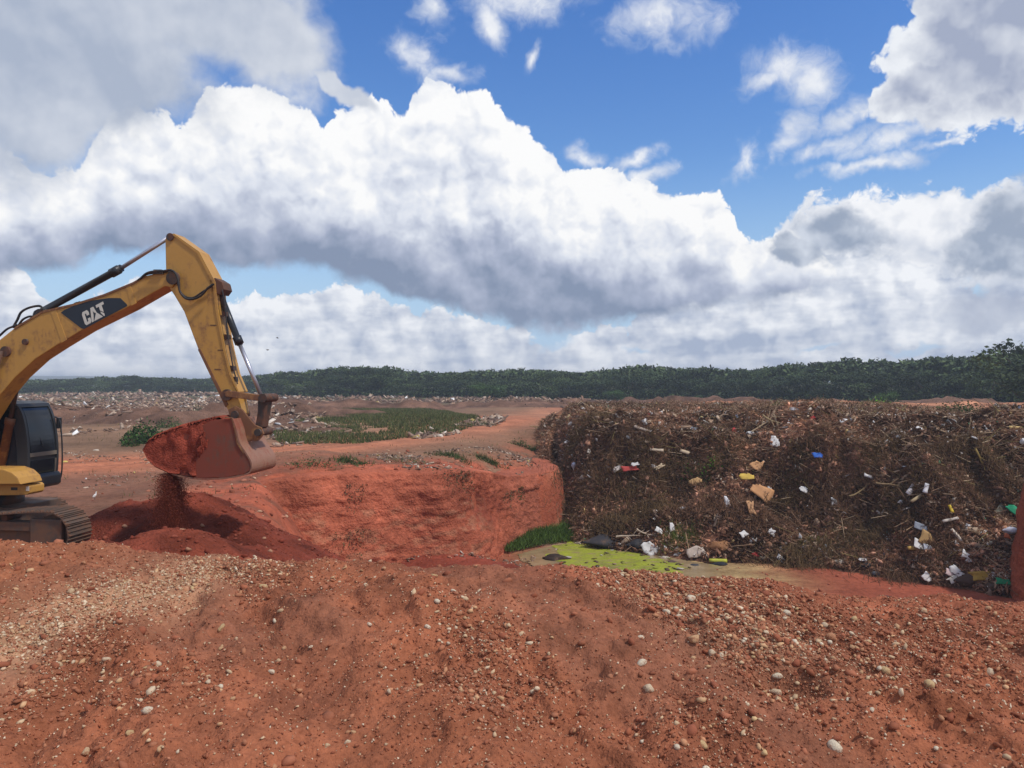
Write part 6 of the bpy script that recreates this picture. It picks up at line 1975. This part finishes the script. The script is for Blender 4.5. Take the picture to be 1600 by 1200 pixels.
# cab ------------------------------------------------------------------
C0, C1 = 0.34, 1.22
prof = smooth_line([(24, 633), (31, 642), (37, 662), (41, 690), (42, 715), (41, 740), (38, 757)], 4)
prof = [tuple(p_) for p_ in prof]
cabpoly = [(-150, 632), (-20, 630.5)] + prof + [(38, 764), (-150, 772)]
cab = prism_px('cab', cabpoly, C0, C1, MCAB, EXC, bevel=.03)
prism_px('cab_roof', [(-152, 636), (-152, 630), (10, 627), (26, 631), (29, 637)], C0 - .03, C1 + .03, MCAB, cab, bevel=.03)


def front_patch(name, i0, i1, w0, w1, out, mat, inset=0.0):
    V = []; Fs = []; k = 0
    pts = [PX(*prof[i], C0) for i in range(i0, i1 + 1)]
    for p_ in pts:
        for w in (w0, w1):
            for o_ in (out, -.02): V.append(p_ + DN * ((C1 - C0) * w) + DF * o_)
    n_ = len(pts)
    for j in range(n_ - 1):
        a = j * 4
        Fs += [(a, a + 2, a + 6, a + 4), (a, a + 4, a + 5, a + 1), (a + 2, a + 3, a + 7, a + 6)]
    Fs += [(0, 1, 3, 2), (4 * n_ - 4, 4 * n_ - 2, 4 * n_ - 1, 4 * n_ - 3)]
    return part(name, V, Fs, mat, cab)


L_ = len(prof) - 1
front_patch('windscreen', 2, 15, .10, .90, .012, MGL)
front_patch('lower_window', 17, L_ - 3, .12, .90, .012, MGL)
MTR = simple_mat('window_trim', (0.16, 0.13, 0.10), .6)
front_patch('window_rail', 15, 16, .06, .94, .035, MTR)
front_patch('window_rail', 17, L_ - 1, .90, .935, .03, MTR)
front_patch('corner_post', 0, L_, -.01, .06, .03, MCAB)
front_patch('corner_post', 0, L_, .94, 1.01, .03, MCAB)
prism_px('side_window', [(-120, 642), (12, 641), (20, 660), (25, 700), (26, 728), (-20, 735), (-120, 738)], C0 - .012, C0 + .01, MGL, cab, bevel=0)
prism_px('door_window', [(-120, 642), (12, 641), (20, 660), (25, 700), (26, 728), (-20, 735), (-120, 738)], C1 + .012, C1 - .01, MGL, cab, bevel=0)
prism_px('front_guard', [(34, 745), (45, 743), (49, 748), (49, 762), (44, 766), (34, 767)], C0 + .02, C1 + .02, MCAB, cab, bevel=.02)
prism_px('work_lamp', [(47, 744), (50, 744), (50, 748), (47, 748)], C0 + .22, C0 + .42, simple_mat('lamp_glass', (.5, .5, .5), .3), cab, bevel=.004)
cp = lambda a, b: PX(a, b, C1 + .04)
tube('handrail', [cp(82, 650), cp(92, 655), cp(95, 668), cp(97, 695), cp(97, 728), cp(95, 745), cp(91, 751)], .016, MB, cab)
q = PX(92, 661, C1 + .05)
part('mirror', [q + DF * a + DN * b + np.array([0, 0, c]) for c in (-.12, .12) for a, b in ((-.03, -.05), (.03, -.05), (.03, .06), (-.03, .06))], [(0, 1, 2, 3), (7, 6, 5, 4), (0, 4, 5, 1), (1, 5, 6, 2), (2, 6, 7, 3), (3, 7, 4, 0)], MB, cab, bevel=.012)
tube('wiper', [PX(30, 655, C0) + DF * .05 + DN * .30, PX(41, 700, C0) + DF * .05 + DN * .42], .009, MB, cab)

# revolving deck and engine house ---------------------------------------
deck = prism_px('deck', [(-330, 757), (42, 757), (46, 760), (46, 770), (42, 773.5), (-330, 780)], -.02, .40, MY, EXC, bevel=.02)
prism_px('deck_step', [(-60, 732), (4, 733), (18, 738), (28, 747), (32, 757), (-60, 757)], -.30, .30, MY, deck, bevel=.02)
prism_px('vent_slot', [(17, 761.5), (27, 761.5), (27, 766), (17, 766)], -.026, .0, MB, deck, bevel=0)
prism_px('marker_lamp', [(40.5, 760), (45, 760), (45, 767), (40.5, 767)], -.028, .0, simple_mat('lamp_lens', (.6, .56, .5), .3), deck, bevel=0)
prism_px('engine_house', [(-330, 660), (-330, 775), (-640, 780), (-655, 700), (-600, 655), (-420, 645)], -1.35, 1.35, MY, EXC, bevel=.05)
prism_px('under_deck', [(-330, 745), (-90, 745), (-90, 768), (-330, 775)], .36, 1.30, MY, EXC, bevel=.02)

# undercarriage --------------------------------------------------------
UA = R(8)
UF = np.array([math.cos(UA), -math.sin(UA), 0.0]); UL = np.array([math.sin(UA), math.cos(UA), 0.0])
TR0 = np.array([-8.72, 14.8, GZ - 0.04])            # outer side of the near track, front end, ground level
TW, TL, TH = 0.66, 4.3, 0.94


def track_path(n):
    r = TH / 2 - .03
    pts = []
    x1, x0 = -r, -TL + r
    for t in np.linspace(0, 1, 60, endpoint=False): pts.append((lerp(x0, x1, t), .03))
    for t in np.linspace(-90, 90, 40, endpoint=False): pts.append((x1 + r * math.cos(R(t)), .03 + r + r * math.sin(R(t))))
    for t in np.linspace(0, 1, 60, endpoint=False): pts.append((lerp(x1, x0, t), .03 + 2 * r - .07 * math.sin(math.pi * t) ** 2 * (1 + .4 * math.sin(6 * t))))
    for t in np.linspace(90, 270, 40, endpoint=False): pts.append((x0 + r * math.cos(R(t)), .03 + r + r * math.sin(R(t))))
    P = np.array(pts + pts[:1]); s = np.concatenate([[0], np.cumsum(np.hypot(*np.diff(P, axis=0).T))])
    q = np.linspace(0, s[-1], n, endpoint=False)
    X = np.interp(q, s, P[:, 0]); Z = np.interp(q, s, P[:, 1])
    X2 = np.interp((q + .02) % s[-1], s, P[:, 0]); Z2 = np.interp((q + .02) % s[-1], s, P[:, 1])
    return X, Z, np.arctan2(Z2 - Z, X2 - X), s[-1] / n


NS = 46
TX, TZ, TA, PITCH = track_path(NS)
# one shoe: plate with three grouser bars; local x along the chain, y across, outer side is -z
prf = [(-.5, 0), (-.5, -.024), (-.42, -.026), (-.40, -.052), (-.33, -.052), (-.31, -.024), (-.05, -.024), (-.03, -.045), (.04, -.045), (.06, -.024), (.34, -.024), (.36, -.045), (.43, -.045), (.45, -.022), (.5, -.022), (.5, 0)]
prf = [(a * PITCH * .97, b) for a, b in prf]
n_ = len(prf)
SV = [(a, y_, b) for y_ in (0, TW) for a, b in prf]
SF = [tuple(range(n_ - 1, -1, -1)), tuple(range(n_, 2 * n_))] + [(i, (i + 1) % n_, n_ + (i + 1) % n_, n_ + i) for i in range(n_)]
shoe_me = bpy.data.meshes.new('track_shoe'); shoe_me.from_pydata(SV, [], SF)
bm = bmesh.new(); bm.from_mesh(shoe_me); bmesh.ops.triangulate(bm, faces=[f for f in bm.faces if len(f.verts) > 4]); bmesh.ops.recalc_face_normals(bm, faces=bm.faces); bm.to_mesh(shoe_me); bm.free()
shoe_me.materials.append(MG)


def ubox(name, x0, x1, y0, y1, z0, z1, org, mat, parent, bevel=.02):
    V = [org + UF * x + UL * y + np.array([0, 0, z]) for z in (z0, z1) for x, y in ((x0, y0), (x1, y0), (x1, y1), (x0, y1))]
    return part(name, V, [(0, 3, 2, 1), (4, 5, 6, 7), (0, 1, 5, 4), (1, 2, 6, 5), (2, 3, 7, 6), (3, 0, 4, 7)], mat, parent, bevel=bevel)


def make_track(org):
    fr = ubox('track', -TL + .55, -.52, .14, TW - .12, .30, .66, org, MG, EXC)
    ubox('frame_rail', -TL + .6, -.42, .07, .16, .52, .70, org, MG, fr)
    ubox('frame_plate', -.86, -.16, .05, .15, .14, .78, org, MG, fr, .03)
    for x in (-.44, -TL + .44):
        rod('idler_wheel', org + UF * x + UL * .16 + np.array([0, 0, .47]), org + UF * x + UL * (TW - .16) + np.array([0, 0, .47]), .38, MG, fr, 28)
    for k in range(7):
        x = -.95 - k * .40
        rod('track_roller', org + UF * x + UL * .12 + np.array([0, 0, .17]), org + UF * x + UL * (TW - .12) + np.array([0, 0, .17]), .10, MST, fr, 14)
    for x in (-1.5, -2.8):
        rod('carrier_roller', org + UF * x + UL * .14 + np.array([0, 0, .76]), org + UF * x + UL * (TW - .14) + np.array([0, 0, .76]), .07, MST, fr, 12)
    B = np.array([UF, UL, [0, 0, 1]]).T
    for i in range(NS):
        o = bpy.data.objects.new('track_shoe', shoe_me)
        a = TA[i]
        Rl = np.array([[math.cos(a), 0, -math.sin(a)], [0, 1, 0], [math.sin(a), 0, math.cos(a)]])
        M3 = B @ Rl
        pos = org + UF * TX[i] + np.array([0, 0, TZ[i]]) - EXV
        M4 = Matrix.Identity(4)
        for r__ in range(3):
            for c__ in range(3): M4[r__][c__] = M3[r__][c__]
            M4[r__][3] = pos[r__]
        link(o, fr); o.matrix_local = M4
    return fr


make_track(TR0)
make_track(TR0 + UL * 2.0 - UF * 2.0 - np.array([0, 0, .16]))
ubox('car_body', -3.2, -1.9, TW - .1, 2.2, .35, .85, TR0, MG, EXC)
rod('slew_ring', TR0 - UF * 2.9 + UL * 1.35 + np.array([0, 0, .80]), TR0 - UF * 2.9 + UL * 1.35 + np.array([0, 0, 1.08]), .62, MST, EXC, 32)

# soil in the bucket and falling from it ---------------------------------
M_load = soil_material('loose_red_soil', 2.5, 18.0, 0.05, 0.9, (0.30, 0.10, 0.05), 0.7, 0.2)
poly = [(222, 704), (229, 692), (242, 683), (264, 674), (290, 666), (312, 660), (336, 655), (344, 660), (334, 672), (318, 688), (306, 702), (304, 716), (312, 730), (316, 743), (292, 743), (262, 738), (240, 728), (228, 716)]
near = [PX(a, b, -BH - .10) for a, b in poly]
V = near + [p_ + DN * (2 * BH + .12) for p_ in near]
bm = bmesh.new()
vs = [bm.verts.new(v) for v in V]; n_ = len(near)
bm.faces.new(vs[:n_]); bm.faces.new(list(reversed(vs[n_:])))
for i in range(n_): bm.faces.new((vs[i], vs[(i + 1) % n_], vs[n_ + (i + 1) % n_], vs[n_ + i]))
bmesh.ops.triangulate(bm, faces=bm.faces)
for _ in range(4):
    bmesh.ops.subdivide_edges(bm, edges=[e for e in bm.edges if e.calc_length() > .07], cuts=1, use_grid_fill=True)
    bmesh.ops.triangulate(bm, faces=bm.faces)
bmesh.ops.smooth_vert(bm, verts=bm.verts, factor=.5, use_axis_x=True, use_axis_y=True, use_axis_z=True)
bm.normal_update()
co = np.array([v.co[:] for v in bm.verts]); no = np.array([v.normal[:] for v in bm.verts])
top_ = np.clip(no[:, 2], 0, 1)
amp = .014 * fbm(co[:, 0] + co[:, 1], co[:, 2] + co[:, 1] * .7, 5, 5, .6, 701) + .03
co = co + no * amp[:, None]; co[:, 2] += top_ * .03
lat = co @ DN - DN @ A0                               # spilled soil thins out over the side plate
pxx = co[:, 0] / co[:, 1] * F + CX
kk_ = 1 - 0.98 * sst(pxx + 60 * fbm(pxx * .1, co[:, 2] * 3, .6, 3, .6, 703), 262, 322)
co = co + DN[None, :] * (np.where(lat < -BH + .05, (-BH + .05 - lat) * (1 - kk_), 0))[:, None]
Fc = np.array([[v.index for v in f.verts] for f in bm.faces])
bm.free()
load = np_mesh('soil_load', co, Fc, np.tile((0.265, 0.055, 0.032), (len(co), 1)) * (1 + .4 * fbm(co[:, 0] * 2, co[:, 2] * 2, 2, 4, .6, 702)[:, None]), True, M_load)
tag(load, 'heaped red soil filling the excavator bucket', 'soil')

n = 42000
t_ = RNG.random(n) ** .8
cx_ = np.array([PX(267, 738, -.35), PX(268, 826, -.35)])
u_ = RNG.normal(0, 1, n) * np.interp(t_, [0, 1], [.09, .15]); w_ = RNG.normal(0, .16, n)
P = cx_[0] + (cx_[1] - cx_[0]) * t_[:, None] + DF * u_[:, None] + DN * w_[:, None]
s = 0.5 * (0.006 + 0.013 * RNG.random(n) ** 4)
k = P[:, 2] > heap_draw(P[:, 0], P[:, 1])
tag(scatter('falling_soil', OCT, P[k], rand_rot(k.sum()), np.stack([s, s, s * 1.8], 1)[k], pick_cols(k.sum(), [(0.20, 0.045, 0.026), (0.15, 0.034, 0.02), (0.24, 0.06, 0.035)], None, .2), M_grit, .3), 'stream of red soil falling from the bucket teeth onto the heap', 'soil', kind='stuff')
# crumbs clinging to the heap where it lands
# ------------------------------------------------------------------ egret and flying birds
M_white = simple_mat('white_feathers', (0.80, 0.79, 0.76), .8, var=.06)
M_beak = simple_mat('beak', (0.55, 0.36, 0.06), .5)
M_wing = simple_mat('dark_feathers', (0.10, 0.09, 0.08), .8)


def skin_body(name, verts, edges, radii, mat, parent, root=0):
    me = bpy.data.meshes.new(name); me.from_pydata(verts, edges, [])
    o = bpy.data.objects.new(name, me); link(o, parent)
    md = o.modifiers.new('skin', 'SKIN')
    for v, r in zip(me.skin_vertices[0].data, radii): v.radius = (r, r)
    me.skin_vertices[0].data[root].use_root = True
    sb = o.modifiers.new('sub', 'SUBSURF'); sb.levels = 2; sb.render_levels = 2
    me.materials.append(mat)
    return o


ex, ey = at_z(148, 783, GZ + .02)
ez = float(ground_z(ex, ey))
eg = empty('egret', (ex, ey, ez), 'small white egret standing on the bare earth beyond the tracks', 'bird')
eg.rotation_euler = (0, 0, R(20))
skin_body('body', [(-.05, 0, .09), (-.035, 0, .12), (-.01, 0, .155), (.02, 0, .19), (.035, 0, .22), (.03, 0, .245), (.035, 0, .268), (.055, 0, .27)], [(i, i + 1) for i in range(7)], [.010, .026, .038, .032, .018, .014, .018, .010], M_white, eg, 2)


def egp(name, V, Fs, mat):
    me = bpy.data.meshes.new(name); me.from_pydata(V, [], Fs); me.materials.append(mat)
    return link(bpy.data.objects.new(name, me), eg)


egp('beak', [(.055, -.006, .264), (.055, .006, .264), (.055, 0, .274), (.095, 0, .262)], [(0, 1, 2), (0, 3, 1), (1, 3, 2), (2, 3, 0)], M_beak)
for s_ in (-.012, .012):
    egp('leg', [(a, s_ + b, c) for c in (0, .13) for a, b in ((-.004, -.004), (.004, -.004), (.004, .004), (-.004, .004))], [(0, 3, 2, 1), (4, 5, 6, 7), (0, 1, 5, 4), (1, 2, 6, 5), (2, 3, 7, 6), (3, 0, 4, 7)], M_wing)


def flying(px, py, D, span, yaw, roll, label):
    loc = ((px - CX) / F * D, D, (CY - py) / F * D)
    e = empty('flying_bird', loc, label, 'bird'); e.rotation_euler = (R(8), R(roll), R(yaw))
    skin_body('body', [(-.16, 0, 0), (-.06, 0, 0), (.06, 0, .0), (.15, 0, .01), (.21, 0, .01)], [(i, i + 1) for i in range(4)], [.012, .045, .055, .03, .008], M_wing, e, 2)
    for s_ in (-1, 1):
        V = [(.08, 0, .02), (-.07, 0, .02), (-.05, s_ * span * .25, .10), (.08, s_ * span * .25, .11), (-.02, s_ * span * .5, .05), (.02, s_ * span * .5, .055)]
        V += [(a, b, c - .012) for a, b, c in V]
        me = bpy.data.meshes.new('wing'); me.from_pydata(V, [], [(0, 3, 2, 1), (3, 5, 4, 2), (6, 7, 8, 9), (9, 8, 10, 11), (0, 1, 7, 6), (1, 2, 8, 7), (2, 4, 10, 8), (4, 5, 11, 10), (5, 3, 9, 11), (3, 0, 6, 9)])
        me.materials.append(M_wing); link(bpy.data.objects.new('wing', me), e)


flying(433, 528, 95, .8, 20, 12, 'dark bird flying in the sky right of the arm, the higher one')
flying(418, 547, 100, .7, 50, -20, 'dark bird flying in the sky right of the arm, the lower one')


# ------------------------------------------------------------------ the air itself
hm = bpy.data.materials.new('air'); hm.use_nodes = True
t = hm.node_tree; t.nodes.clear()
pv = t.nodes.new('ShaderNodeVolumePrincipled'); mo = t.nodes.new('ShaderNodeOutputMaterial')
pv.inputs['Color'].default_value = (0.78, 0.87, 1.0, 1); pv.inputs['Density'].default_value = 0.0007; pv.inputs['Anisotropy'].default_value = 0.1
t.links.new(pv.outputs[0], mo.inputs['Volume'])
V = BOX[0] * np.array([6400, 2900, 27]) + np.array([0, 1200, 5.5])
hz = np_mesh('haze', V, BOX[1], None, False, hm)
hz['kind'] = 'stuff'
tag(hz, 'thin bluish haze in the air over the whole site')
